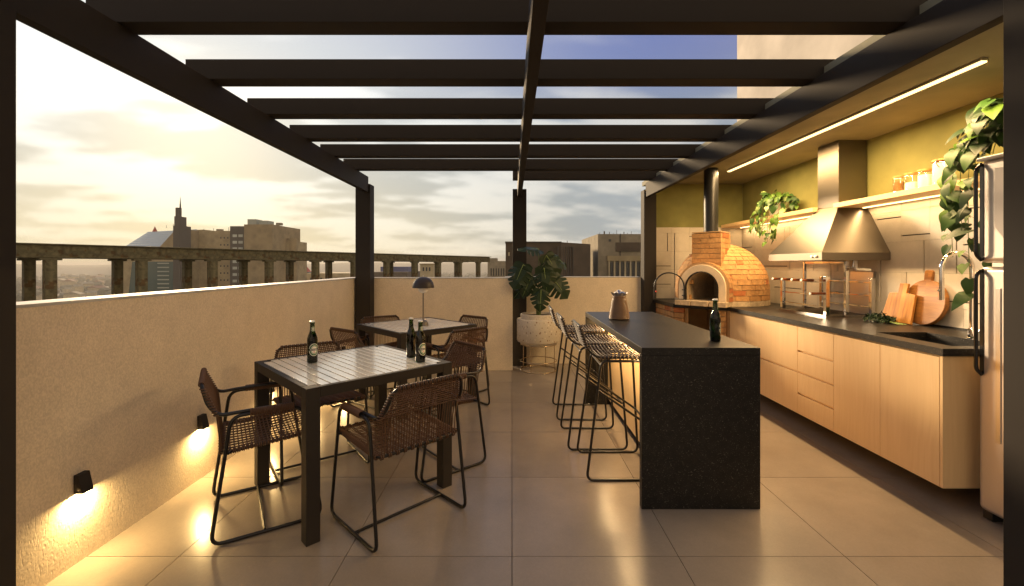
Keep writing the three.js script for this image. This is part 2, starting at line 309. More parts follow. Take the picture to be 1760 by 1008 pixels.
// pergola
{
  const p = thing('pergola', 'dark metal pergola with square posts and flat overhead slats', 'pergola');
  const post = (x0, x1, d0, d1, y1) => put(p, 'post', bx(x0, x1, 0, y1, d0, d1, 0.004), M.steel);
  post(-1.965, -1.78, 5.60, 5.768, 2.38); post(0.0085, 0.196, 6.02, 6.178, 2.387); post(1.782, 1.948, 6.02, 6.178, 2.38);
  post(-1.965, -1.78, 1.42, 1.605, 2.47); post(1.764, 1.949, 1.42, 1.605, 2.47);
  put(p, 'beam', bx(-1.855, -1.80, 2.276, 2.468, 1.606, 5.599, 0.003), M.steel);
  put(p, 'beam', bx(0.072, 0.129, 2.276, 2.468, 1.502, 6.019, 0.003), M.steel);
  put(p, 'beam', bx(1.80, 1.855, 2.276, 2.468, 1.606, 6.019, 0.003), M.steel);
  put(p, 'header_beam', bx(-1.779, 1.763, 2.276, 2.468, 1.44, 1.50, 0.003), M.steel);
  [1.415, 2.04, 2.664, 3.285, 3.91, 4.535, 5.16, 5.765].forEach((d, i) => put(p, 'slat', bx(i === 7 ? 0.009 : -1.95, 1.93, 2.4705, 2.59, d, d + 0.118, 0.003), M.steel));
}
// wall lamps
{
  const shade = () => {   // wedge: shallow at the top, deeper at the bottom, open below
    const g = new THREE.BufferGeometry(); const w = 0.028, y0 = -0.040, y1 = 0.040, a = 0.019, b = 0.038;
    const s = new THREE.Shape([[0, y0], [b, y0], [a, y1], [0, y1]].map(q => new THREE.Vector2(...q)));
    const o = new THREE.ExtrudeGeometry(s, { depth: 2 * w - 0.006, bevelEnabled: true, bevelSize: 0.002, bevelThickness: 0.003, bevelSegments: 2 }); o.translate(0, 0, -w + 0.003); return muv(o);
  };
  const order = ['fifth', 'fourth', 'third', 'second', 'first'], lampLabel = k => `small dark wedge wall lamp, ${order[k]} along the stucco wall from the post corner`;
  const first = thing('wall_lamp', lampLabel(0), 'wall lamp', [X0 + 0.004, 0.366, -2.046], 0, 'wall lamps along the stucco wall');
  put(first, 'lamp_shade', shade(), M.steel); put(first, 'lamp_glass', cb(0.028, 0.004, 0.044, 0.019, -0.0445, 0), M.glowLamp);
  downLight(first, 0.026, 0.042, [0.019, -0.0485, 0], 1500, lin(1.0, 0.66, 0.26));
  for (let k = 1; k < 5; k++) again(first, [X0 + 0.004, 0.366, -(2.046 + k * 0.793)], 0, lampLabel(k));
}
// ================================================================ FURNITURE
// square slatted tables
const TS = 0.87, TH = 0.762;
function makeTable(label, x, d, turn) {
  const t = thing('square_table', label, 'table', [x, 0, -d], turn, 'square slatted tables');
  const h = TS / 2, l = 0.068;
  for (const [a, b] of [[-1, -1], [-1, 1], [1, -1], [1, 1]]) put(t, 'leg', cb(l, TH - 0.0005, l, a * (h - l / 2), (TH - 0.0005) / 2, b * (h - l / 2), 0.003), M.steel);
  for (const s of [-1, 1]) {
    put(t, 'apron', cb(TS - 2 * l - 0.001, 0.052, 0.03, 0, TH - 0.026, s * (h - 0.0152), 0.002), M.steel);
    put(t, 'apron', cb(0.03, 0.052, TS - 2 * l - 0.001, s * (h - 0.0152), TH - 0.026, 0, 0.002), M.steel);
  }
  for (const s of [-1, 1]) put(t, 'batten', cb(0.03, 0.018, TS - 0.07, s * 0.2, TH - 0.030, 0), M.steel);
  put(t, 'tabletop_panel', cb(TS - 0.066, 0.004, TS - 0.066, 0, TH - 0.0187, 0), S({ color: lin(0.30, 0.15, 0.06), roughness: 0.7 }));
  const n = 16, span = TS - 0.062, pitch = span / n;   // slats run along local x
  for (let i = 0; i < n; i++) {
    const z = -span / 2 + pitch * (i + 0.5), end = i === 0 || i === n - 1 ? l + 0.001 : 0.031;
    put(t, 'tabletop_slat', cb(TS - 2 * end, 0.016, pitch - 0.0078, 0, TH - 0.0085, z, 0.0022), M.plank);
  }
  return t;
}
// the slats run from the wall-side corner toward the open floor
const TT = -Math.PI / 4 - 0.01;
makeTable('square dark-framed table with cream slatted top carrying three green bottles', -0.985, 2.765, TT);
makeTable('square dark-framed table with cream slatted top carrying the mushroom lamp', -0.97, 4.53, TT);

// armchair of bent tube and woven cord; faces local +z
function ringsAlong(a, b, r, tube, step) {
  const L = a.distanceTo(b), n = Math.floor(L / step), out = [], q = new THREE.Quaternion().setFromUnitVectors(V(0, 0, 1), b.clone().sub(a).normalize());
  for (let i = 0; i < n; i++) { const g = new THREE.TorusGeometry(r, tube, 4, 9); g.applyQuaternion(q); const p = a.clone().lerp(b, (i + 0.5) / n); g.translate(p.x, p.y, p.z); out.push(g); }
  return merge(out);
}
function makeChair(label, group) {
  const t = thing('armchair', label, 'chair', [0, 0, 0], 0, group), r = 0.0092;
  for (const s of [-1, 1]) {
    const loop = rounded([V(s * 0.268, r, -0.25), V(s * 0.268, r, 0.25), V(s * 0.262, 0.615, 0.155), V(s * 0.262, 0.615, -0.165)], 0.055, true);
    put(t, 'side_frame', sweep(loop, r, 8, true), M.tube);
    put(t, 'arm_wrap', ringsAlong(V(s * 0.2615, 0.622, -0.085), V(s * 0.2615, 0.622, 0.115), 0.0165, 0.0042, 0.0078), M.cord);
  }
  put(t, 'stretcher', rod(V(-0.262, r + 0.004, -0.02), V(0.262, r + 0.004, -0.02), 0.008), M.tube);
  // back loop: along the arms, out behind and up
  const side = s => [V(s * 0.250, 0.632, 0.10), V(s * 0.250, 0.628, -0.14), V(s * 0.243, 0.622, -0.215), V(s * 0.225, 0.675, -0.262), V(s * 0.203, 0.772, -0.288)];
  const loop = [...side(-1), ...side(1).reverse()];
  put(t, 'back_frame', sweep(rounded(loop, 0.045), r, 8), M.tube);
  // seat frame
  const seatY = z => 0.434 + 0.03 * (z + 0.2) / 0.43;
  const sf = rounded([V(-0.238, seatY(-0.205), -0.205), V(0.238, seatY(-0.205), -0.205), V(0.238, seatY(0.225), 0.225), V(-0.238, seatY(0.225), 0.225)], 0.05, true);
  put(t, 'seat_frame', merge([sweep(sf, 0.0085, 8, true), ...[-1, 1].flatMap(s => [rod(V(s * 0.236, seatY(-0.16), -0.16), V(s * 0.2655, seatY(-0.16), -0.178), 0.007, 6), rod(V(s * 0.236, seatY(0.15), 0.15), V(s * 0.2655, seatY(0.15), 0.176), 0.007, 6)])]), M.tube);
  // woven seat
  const sag = (x, z) => -0.014 * (1 - (x / 0.24) ** 2) * (1 - ((z - 0.01) / 0.22) ** 2), wv = [];
  for (let i = 0; i < 22; i++) {
    const z = -0.188 + i * 0.0188, e = 0.238, pts = [];
    for (let k = 0; k <= 6; k++) { const x = mix(-e, e, k / 6); pts.push(V(x, seatY(z) + 0.0085 + sag(x, z) + 0.002 * ((k + i) % 2), z)); }
    wv.push(sweep(pts, 0.0031, 4));
    for (const s of [-1, 1]) for (const o of [-0.004, 0.004]) { const g = new THREE.TorusGeometry(0.0108, 0.0036, 4, 8); g.translate(s * e, seatY(z), z + o); wv.push(g); }
  }
  for (let i = 0; i < 22; i++) {
    const x = -0.215 + Math.floor(i / 2) * 0.043 + (i % 2) * 0.010, pts = [];
    for (let k = 0; k <= 6; k++) { const z = mix(-0.205, 0.225, k / 6); pts.push(V(x, seatY(z) + 0.0085 + sag(x, z) + 0.002 * ((k + i) % 2), z)); }
    wv.push(sweep(pts, 0.0031, 4));
    for (const z of [-0.205, 0.225]) { const g = new THREE.TorusGeometry(0.0108, 0.0036, 4, 8); g.rotateY(Math.PI / 2); g.translate(x, seatY(z), z); wv.push(g); }
  }
  put(t, 'seat', merge(wv), M.cord);
  // woven back: uprights from the top rail to the seat, courses across the upper part
  const bw = [], edge = y => y > 0.70 ? mix(0.221, 0.203, (y - 0.70) / 0.072) : mix(0.246, 0.221, clamp((y - 0.62) / 0.08)), deep = y => y > 0.62 ? mix(-0.222, -0.288, (y - 0.62) / 0.152) : mix(-0.205, -0.222, (y - 0.44) / 0.18);
  for (let i = 0; i < 30; i++) {
    const f = -1 + 2 * (i + 0.5) / 30 + (i % 2 ? -0.008 : 0.008), pts = [0.774, 0.72, 0.67, 0.62, 0.53, 0.437].map((y, k) => V(f * (edge(Math.max(y, 0.62)) - 0.012) * (k < 4 ? 1 : 0.97), y, deep(y) + (i % 2 ? 0.0035 : -0.0035)));
    bw.push(sweep(pts, 0.0030, 4));
    const g = new THREE.TorusGeometry(0.0112, 0.0036, 4, 8); g.rotateY(Math.PI / 2); g.translate(pts[0].x, 0.772, -0.288); bw.push(g);
  }
  for (let i = 0; i < 11; i++) {
    const y = 0.755 - i * 0.0127, e = edge(y), pts = []; for (let k = 0; k <= 8; k++) pts.push(V(mix(-e, e, k / 8), y, deep(y) - 0.006 + 0.004 * ((k + i) % 2)));
    bw.push(sweep(pts, 0.0031, 4));
    for (const s of [-1, 1]) { const g = new THREE.TorusGeometry(0.0112, 0.0036, 4, 8); g.rotateX(Math.PI / 2); g.translate(s * e, y, deep(y) - 0.002); bw.push(g); }
  }
  put(t, 'backrest', merge(bw), M.cord);
  return t;
}
{
  const ga = 'armchairs round the bottle table', gb = 'armchairs round the lamp table', k = 'brown woven-cord armchair ';
  const c0 = makeChair(k + 'at the bottle table, seat open beside the exposed wall lamps', ga);
  [[-1.385, 2.505, 0.84, 0.545, 0], [-0.62, 2.45, -0.71, 0.70, 'at the bottle table, its woven back turned to the open floor'], [-1.33, 3.07, 0.6, -0.8, 'between the bottle table and stucco wall, behind the lone bottle'], [-0.543, 3.13, -0.77, -0.63, 'at the bottle table, drawn up beside the paired bottles'],
    [-1.335, 4.84, 0.565, -0.825, 'at the lamp table, in the wall corner by the pergola post'], [-1.36, 4.27, 0.6, 0.8, 'at the lamp table, close to the long stucco wall'], [-0.58, 4.295, -0.68, 0.73, 'at the lamp table, back to back with a bottle table chair'], [-0.617, 4.867, -0.65, -0.76, 'at the lamp table, beside the end wall toward the planter']].forEach(([x, d, fx, fd, l], i) => {
    const turn = Math.atan2(fx, -fd);
    if (!i) { c0.position.set(x, 0, -d); c0.rotation.y = turn; } else again(c0, [x, 0, -d], turn, k + l, i > 3 ? gb : ga);
  });
}
// bar stools; face local +z
{
  const t = thing('bar_stool', 'black tube bar stool at the open floor end of the island', 'bar stool', [0, 0, 0], 0, 'bar stools along the island'), r = 0.0085, sy = 0.775;
  for (const s of [-1, 1]) put(t, 'side_frame', sweep(rounded([V(s * 0.213, r, -0.225), V(s * 0.213, r, 0.215), V(s * 0.172, sy - 0.028, 0.165), V(s * 0.172, sy - 0.028, -0.125)], 0.045, true), r, 8, true), M.tube);
  const k = (y) => 0.213 - 0.041 * y / (sy - 0.028), rear = (y) => -0.225 + 0.10 * y / (sy - 0.028), fr = (y) => 0.215 - 0.05 * y / (sy - 0.028);
  put(t, 'footrest', sweep(rounded([V(-k(0.56) + 0.004, 0.56, rear(0.56) + 0.008), V(-k(0.33) + 0.006, 0.33, fr(0.33) - 0.004), V(k(0.33) - 0.006, 0.33, fr(0.33) - 0.004), V(k(0.56) - 0.004, 0.56, rear(0.56) + 0.008)], 0.04), 0.0075, 8), M.tube);
  put(t, 'crossbar', merge([rod(V(-0.172, sy - 0.06, -0.12), V(0.172, sy - 0.06, -0.12), 0.007, 6), rod(V(-0.172, sy - 0.06, 0.158), V(0.172, sy - 0.06, 0.158), 0.007, 6)]), M.tube);
  const side = s => [V(s * 0.188, sy, 0.205), V(s * 0.188, sy - 0.004, -0.15), V(s * 0.180, sy + 0.05, -0.218), V(s * 0.172, sy + 0.195, -0.262)];
  const loop = rounded([...side(-1), ...side(1).reverse()], 0.05, true);
  put(t, 'seat_frame', merge([sweep(loop, 0.0082, 8, true), ...[-1, 1].flatMap(s => [rod(V(s * 0.18, sy, -0.08), V(s * 0.172, sy - 0.028, -0.085), 0.006, 6), rod(V(s * 0.18, sy, 0.12), V(s * 0.172, sy - 0.028, 0.12), 0.006, 6)])]), M.tube);
  const seat = [], back = [];
  for (let i = 0; i < 14; i++) { const z = -0.135 + i * 0.0246; seat.push(sweep([V(-0.188, sy + 0.008, z), V(-0.09, sy - 0.001, z), V(0.09, sy - 0.001, z), V(0.188, sy + 0.008, z)], 0.0048, 5)); for (const s of [-1, 1]) { const g = new THREE.TorusGeometry(0.0112, 0.0048, 4, 8); g.translate(s * 0.188, sy, z); seat.push(g); } }
  for (let i = 0; i < 5; i++) { const x = -0.14 + i * 0.07; seat.push(rod(V(x, sy - 0.008, -0.14), V(x, sy - 0.004, 0.205), 0.004, 5)); }
  for (let i = 0; i < 9; i++) { const f = (i + 0.6) / 9, y = sy + 0.045 + f * 0.148, z = mix(-0.213, -0.261, f), e = mix(0.181, 0.172, f); back.push(sweep([V(-e, y, z + 0.006), V(-e * 0.5, y, z - 0.008), V(e * 0.5, y, z - 0.008), V(e, y, z + 0.006)], 0.0048, 5)); for (const s of [-1, 1]) { const g = new THREE.TorusGeometry(0.0112, 0.0046, 4, 8); g.rotateX(Math.PI / 2 - 0.3); g.translate(s * e, y, z); back.push(g); } }
  put(t, 'seat', merge(seat), M.cordDark); put(t, 'backrest', merge(back), M.cordDark);
  [[0.695, 3.02], [0.63, 3.49], [0.615, 4.12]].forEach(([x, d], i) => { const turn = Math.PI / 2 + [0.0, 0.015, -0.01][i]; if (!i) { t.position.set(x, 0, -d); t.rotation.y = turn; } else again(t, [x, 0, -d], turn, ['', 'black tube bar stool in the middle of the three at the island', 'black tube bar stool standing beside the terrazzo planter'][i]); });
}
// island
{
  const t = thing('kitchen_island', 'dark granite waterfall island with a pale wood side under its overhang', 'island');
  put(t, 'countertop', bx(0.722, 1.383, 0.856, 0.90, 2.485, 4.40, 0.002), M.granite);
  put(t, 'end_panel', bx(0.722, 1.383, 0.0008, 0.8555, 2.4852, 2.529, 0.002), M.granite);
  put(t, 'end_panel', bx(0.722, 1.383, 0.0008, 0.8555, 4.356, 4.3998, 0.002), M.granite);
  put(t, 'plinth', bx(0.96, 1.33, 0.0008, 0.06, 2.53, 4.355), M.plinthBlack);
  put(t, 'cabinet', bx(0.936, 1.365, 0.0605, 0.8553, 2.5295, 4.3555), M.wood);
  put(t, 'light_strip', bx(0.840, 0.862, 0.849, 0.8555, 2.56, 4.32), M.glowIsland);
  downLight(t, 0.02, 1.74, [0.851, 0.846, -3.44], 130);
}
// bottles
const bottleProf = [[0, 0.002], [0.024, 0], [0.029, 0.003], [0.0305, 0.01], [0.0305, 0.135], [0.029, 0.150], [0.0235, 0.170], [0.0165, 0.188], [0.0143, 0.200], [0.0128, 0.236], [0.0128, 0.238], [0.0142, 0.2385], [0.0142, 0.247], [0.012, 0.249], [0, 0.2495]];
const tLabel = (() => {
  const c = document.createElement('canvas'); c.width = 256; c.height = 320; const g = c.getContext('2d');
  g.fillStyle = '#0d3b16'; g.fillRect(0, 0, 256, 320);
  const oval = (rx, ry, f) => { g.fillStyle = f; g.beginPath(); g.ellipse(128, 160, rx, ry, 0, 0, 7); g.fill(); };
  oval(126, 158, '#e9e6da'); oval(112, 142, '#0f5a25'); oval(84, 110, '#e9e6da'); oval(76, 100, '#1a6a30'); oval(66, 88, '#e9e6da');
  g.fillStyle = '#141414'; g.fillRect(0, 132, 256, 50); g.fillStyle = '#f4f1e6'; g.font = 'bold 40px serif'; g.textAlign = 'center'; g.fillText('Heineken', 128, 170);
  g.fillStyle = '#c9202a'; g.beginPath(); for (let i = 0; i < 10; i++) { const a = -Math.PI / 2 + i * Math.PI / 5, r = i % 2 ? 9 : 22; g.lineTo(128 + r * Math.cos(a), 214 + r * Math.sin(a)); } g.fill();
  const t = new THREE.CanvasTexture(c); t.colorSpace = THREE.SRGBColorSpace; return t;
})();
M.label = S({ map: tLabel, roughness: 0.5 }); M.cap = S({ color: lin(0.75, 0.74, 0.70), metalness: 0.4, roughness: 0.4 });
function curvedOval(r, w, h, y) {   // an oval patch lying on a cylinder
  const N = 28, K = 5, pos = [], uv = [], idx = [], nor = [];
  for (let k = 0; k <= K; k++) for (let i = 0; i < N; i++) { const a = i / N * 2 * Math.PI, q = k / K, px = Math.cos(a) * q, py = Math.sin(a) * q, th = px * w / 2 / r; pos.push(Math.sin(th) * r, y + py * h / 2, Math.cos(th) * r); nor.push(Math.sin(th), 0, Math.cos(th)); uv.push(0.5 + px * 0.49, 0.5 + py * 0.49); }
  for (let k = 0; k < K; k++) for (let i = 0; i < N; i++) { const a = k * N + i, b = k * N + (i + 1) % N; idx.push(a, a + N, b, b, a + N, b + N); }
  const g = new THREE.BufferGeometry(); g.setAttribute('position', new THREE.Float32BufferAttribute(pos, 3)); g.setAttribute('normal', new THREE.Float32BufferAttribute(nor, 3)); g.setAttribute('uv', new THREE.Float32BufferAttribute(uv, 2)); g.setIndex(idx); return g;
}
{
  const t = thing('beer_bottle', 'green glass bottle with oval label standing alone on the slatted table', 'bottle', [-1.225, TH + 0.0005, -2.74], 0.75);
  put(t, 'bottle_glass', lathe(bottleProf, 36), M.bottle);
  put(t, 'label', curvedOval(0.0309, 0.062, 0.076, 0.082), M.label); put(t, 'neck_label', curvedOval(0.0150, 0.026, 0.030, 0.206), M.label);
  put(t, 'cap', lathe([[0, 0.2556], [0.0125, 0.2556], [0.0148, 0.254], [0.0153, 0.2475], [0.0146, 0.2472]], 24), M.cap);
  const pair = 'green glass bottle paired with another beside the table edge', gp = 'pair of bottles on the slatted table';
  again(t, [-0.565, TH + 0.0005, -2.755], 0.85, pair, gp); again(t, [-0.655, TH + 0.0005, -2.90], 2.6, pair, gp);
  again(t, [1.229, 0.9005, -2.70], 1.35, 'green glass bottle standing on the dark granite island');
}
// mushroom lamp
{
  const bronze = S({ color: lin(0.15, 0.13, 0.11), metalness: 0.3, roughness: 0.35 });
  const t = thing('table_lamp', 'small mushroom table lamp with dark dome shade and white globe', 'lamp', [-0.885, TH + 0.0005, -4.45]);
  put(t, 'base', lathe([[0, 0.055], [0.012, 0.0545], [0.032, 0.046], [0.046, 0.028], [0.052, 0.006], [0.052, 0], [0, 0]], 32), bronze);
  put(t, 'stem', rod(V(0, 0.05, 0), V(0, 0.36, 0), 0.0068, 10), bronze);
  put(t, 'globe', lathe([[0.0, 0.318], [0.022, 0.322], [0.042, 0.336], [0.052, 0.356], [0.055, 0.374], [0.052, 0.392], [0, 0.40]], 28), M.white);
  put(t, 'lamp_shade', lathe([[0.105, 0.372], [0.107, 0.371], [0.106, 0.39], [0.099, 0.420], [0.083, 0.448], [0.058, 0.468], [0.028, 0.479], [0, 0.482], [0, 0.479], [0.028, 0.476], [0.057, 0.465], [0.081, 0.446], [0.097, 0.419], [0.104, 0.39], [0.105, 0.372]], 40), S({ color: lin(0.022, 0.012, 0.010), roughness: 0.45 }));
  put(t, 'finial', lathe([[0, 0.498], [0.004, 0.496], [0.005, 0.49], [0.003, 0.484], [0.004, 0.48], [0, 0.48]], 12), M.satin);
}
// wicker-wrapped vase on the island
{
  const t = thing('wicker_vase', 'brown ribbed wicker vase with frilled top and white stones, on the island', 'vase', [0.912, 0.9005, -3.80]);
  const prof = [[0.0, 0.0], [0.080, 0.0], [0.085, 0.006]]; for (let i = 0; i <= 20; i++) { const f = i / 20; prof.push([mix(0.0835, 0.052, Math.pow(f, 1.25)), 0.01 + f * 0.185]); } prof.push([0.046, 0.195], [0.0, 0.19]);
  put(t, 'body', lathe(prof, 28), S({ color: lin(0.05, 0.022, 0.01), roughness: 0.5 }));
  const rings = []; for (let i = 0; i < 21; i++) { const f = i / 20, r = mix(0.0835, 0.052, Math.pow(f, 1.25)); const pts = []; for (let a = 0; a < 36; a++) pts.push(V(Math.cos(a / 18 * Math.PI) * (r + 0.0018 * ((a + i) % 2)), 0.012 + f * 0.182, Math.sin(a / 18 * Math.PI) * (r + 0.0018 * ((a + i) % 2)))); rings.push(sweep(pts, 0.0033, 5, true)); }
  put(t, 'wicker', merge(rings), S({ color: lin(0.27, 0.165, 0.095), roughness: 0.30 }));
  const fr = []; const pos = [], idx = []; const N = 48; for (let k = 0; k <= 3; k++) for (let i = 0; i < N; i++) { const a = i / N * 2 * Math.PI, q = k / 3, r = 0.050 + q * 0.018 + q * 0.006 * Math.sin(a * 9), y = 0.193 + q * 0.032 + q * 0.005 * Math.sin(a * 9 + 1.2); pos.push(Math.cos(a) * r, y, Math.sin(a) * r); }
  for (let k = 0; k < 3; k++) for (let i = 0; i < N; i++) { const a = k * N + i, b = k * N + (i + 1) % N; idx.push(a, a + N, b, b, a + N, b + N); }
  const g = new THREE.BufferGeometry(); g.setAttribute('position', new THREE.Float32BufferAttribute(pos, 3)); g.setIndex(idx); g.computeVertexNormals();
  put(t, 'frill', g, S({ color: lin(0.34, 0.31, 0.30), roughness: 0.4, metalness: 0.5, side: THREE.DoubleSide }));
  for (let i = 0; i < 11; i++) { const s = new THREE.IcosahedronGeometry(R(0.012, 0.019), 1); s.scale(1.2, 0.8, 1); s.rotateY(i); const a = i * 2.4, r = i < 7 ? R(0.024, 0.036) : R(0, 0.014); s.translate(Math.cos(a) * r, i < 7 ? 0.222 : 0.238, Math.sin(a) * r); put(t, 'stone', s, i % 3 ? M.white : S({ color: lin(0.12, 0.18, 0.42), roughness: 0.3 })); }
}
// planter and monstera
{
  const px = 0.345, pd = 5.80;
  const st = thing('planter', 'round speckled terrazzo planter on a thin gold ring stand', 'planter', [px, 0, -pd]);
  put(st, 'bowl', lathe([[0, 0.372], [0.255, 0.372], [0.274, 0.378], [0.281, 0.39], [0.281, 0.655], [0.277, 0.667], [0.234, 0.670], [0.234, 0.725], [0.228, 0.731], [0.214, 0.731], [0.210, 0.725], [0.210, 0.69], [0, 0.69]], 48), M.terrazzo);
  put(st, 'foot_ring', lathe([[0.0, 0.345], [0.232, 0.345], [0.236, 0.350], [0.236, 0.3715], [0, 0.3716]], 40), M.terrazzo);
  const gold = S({ color: lin(0.55, 0.44, 0.30), metalness: 1, roughness: 0.25 }); const ring = (r, y) => { const g = new THREE.TorusGeometry(r, 0.0055, 6, 40); g.rotateX(Math.PI / 2); g.translate(0, y, 0); return g; };
  put(st, 'stand', merge([ring(0.232, 0.0065), ring(0.232, 0.125), ring(0.232, 0.338)]), gold);
  for (let i = 0; i < 4; i++) { const a = 0.5 + i * Math.PI / 2; put(st, 'stand_leg', rod(V(Math.cos(a) * 0.222, 0.002, Math.sin(a) * 0.222), V(Math.cos(a) * 0.222, 0.3445, Math.sin(a) * 0.222), 0.005, 8), gold); }
  put(st, 'soil', lathe([[0, 0.708], [0.1, 0.705], [0.2095, 0.700], [0.2095, 0.691], [0, 0.691]], 24), S({ color: lin(0.03, 0.02, 0.014), roughness: 1, bumpMap: tGrainB, bumpScale: 0.01 }));
  // split leaf: outline with deep cuts toward the midrib
  function splitLeaf(L, W, cuts, seed) {
    const q = mulberry(seed), half = s => { const o = [[0, -0.06 * L]]; const w = t => W * 0.5 * Math.pow(Math.sin(Math.PI * Math.pow(clamp(t), 0.62)), 0.72); o.push([s * W * 0.22, -0.11 * L], [s * W * 0.38, -0.03 * L]);
      for (let i = 0; i < cuts; i++) { const t0 = 0.10 + i / cuts * 0.80, t1 = t0 + 0.80 / cuts; const n = 4; for (let k = 0; k <= n; k++) { const t = mix(t0 + 0.018, t1 - 0.018, k / n), bulge = 1 + 0.06 * Math.sin(Math.PI * k / n); o.push([s * w(t) * bulge, L * (t + 0.05 - 0.03 * (k / n))]); }
        if (i < cuts - 1) { const dp = 0.26 + 0.22 * q(); o.push([s * w(t1) * (dp + 0.06), L * (t1 - 0.055)], [s * w(t1) * dp, L * (t1 - 0.075)], [s * w(t1) * (dp + 0.1), L * (t1 - 0.045)]); } }
      return o; };
    const pts = [...half(1), [0, L], ...half(-1).reverse().slice(0, -1)].map(p => new THREE.Vector2(...p));
    const g = new THREE.ExtrudeGeometry(new THREE.Shape(pts), { depth: 0.0016, bevelEnabled: false }); const p = g.attributes.position;
    for (let i = 0; i < p.count; i++) { const x = p.getX(i), y = p.getY(i), t = y / L; p.setZ(i, p.getZ(i) + 0.22 * Math.abs(x) - 1.1 * x * x / W - 0.20 * L * t * t + 0.010 * Math.sin(y * 38 + x * 20)); }
    g.computeVertexNormals(); return g;
  }
  const variants = [[0.34, 0.33, 5, 3], [0.32, 0.30, 5, 8], [0.27, 0.25, 4, 12]].map(a => splitLeaf(...a));
  const vein = L => sweep([0, 0.25, 0.5, 0.75, 0.97].map(t => V(0, L * t, -0.20 * L * t * t + 0.0035)), f => 0.0042 * (1 - 0.7 * f), 6);
  const veins = [0.34, 0.32, 0.27].map(vein);
  const plant = thing('monstera_plant', 'dark split-leaved monstera growing from the terrazzo planter', 'plant', [px, 0.705, -pd]);
  // [leaf base x, y, z from the soil, tip direction, face direction, variant]
  [[0.00, 0.86, 0.02, [-0.75, 0.10, 0.55], [0.20, 0.85, 0.25], 1], [-0.20, 0.66, 0.10, [-0.40, -0.85, 0.25], [-0.25, 0.25, 0.95], 0], [0.10, 0.78, 0.02, [0.55, -0.80, 0.10], [0.15, 0.35, 0.9], 1], [0.06, 0.62, 0.14, [0.12, -0.95, 0.25], [0.0, 0.25, 1.0], 1],
    [0.16, 0.50, 0.10, [0.62, -0.72, 0.15], [0.25, 0.25, 0.95], 0], [0.02, 0.34, 0.18, [-0.05, -0.95, 0.3], [0.05, 0.35, 0.95], 2], [-0.10, 0.50, 0.12, [-0.42, -0.85, 0.1], [-0.15, 0.2, 1], 2], [0.22, 0.78, -0.14, [0.75, -0.5, -0.3], [0.5, 0.5, 0.4], 2],
    [-0.14, 0.42, 0.0, [-0.7, -0.6, 0.1], [-0.4, 0.5, 0.7], 2]].forEach(([x, y, z, tip, face, v]) => {
    const yA = V(...tip).normalize(), zA = V(...face); zA.sub(yA.clone().multiplyScalar(zA.dot(yA))).normalize(); const xA = yA.clone().cross(zA);
    const leaf = put(plant, 'leaf', variants[v], M.leafDark); leaf.matrix.makeBasis(xA, yA, zA); leaf.matrix.setPosition(x, y, z); leaf.matrix.decompose(leaf.position, leaf.quaternion, leaf.scale);
    put(leaf, 'leaf_rib', veins[v], M.rib);
    put(plant, 'stalk', sweep(new THREE.CatmullRomCurve3([V(x * 0.12, -0.01, z * 0.2), V(x * 0.25, y * 0.5, z * 0.4), V(x * 0.7, y * 0.93, z * 0.8), V(x, y, z)]).getPoints(9), 0.0058, 6), M.stem);
  });
}
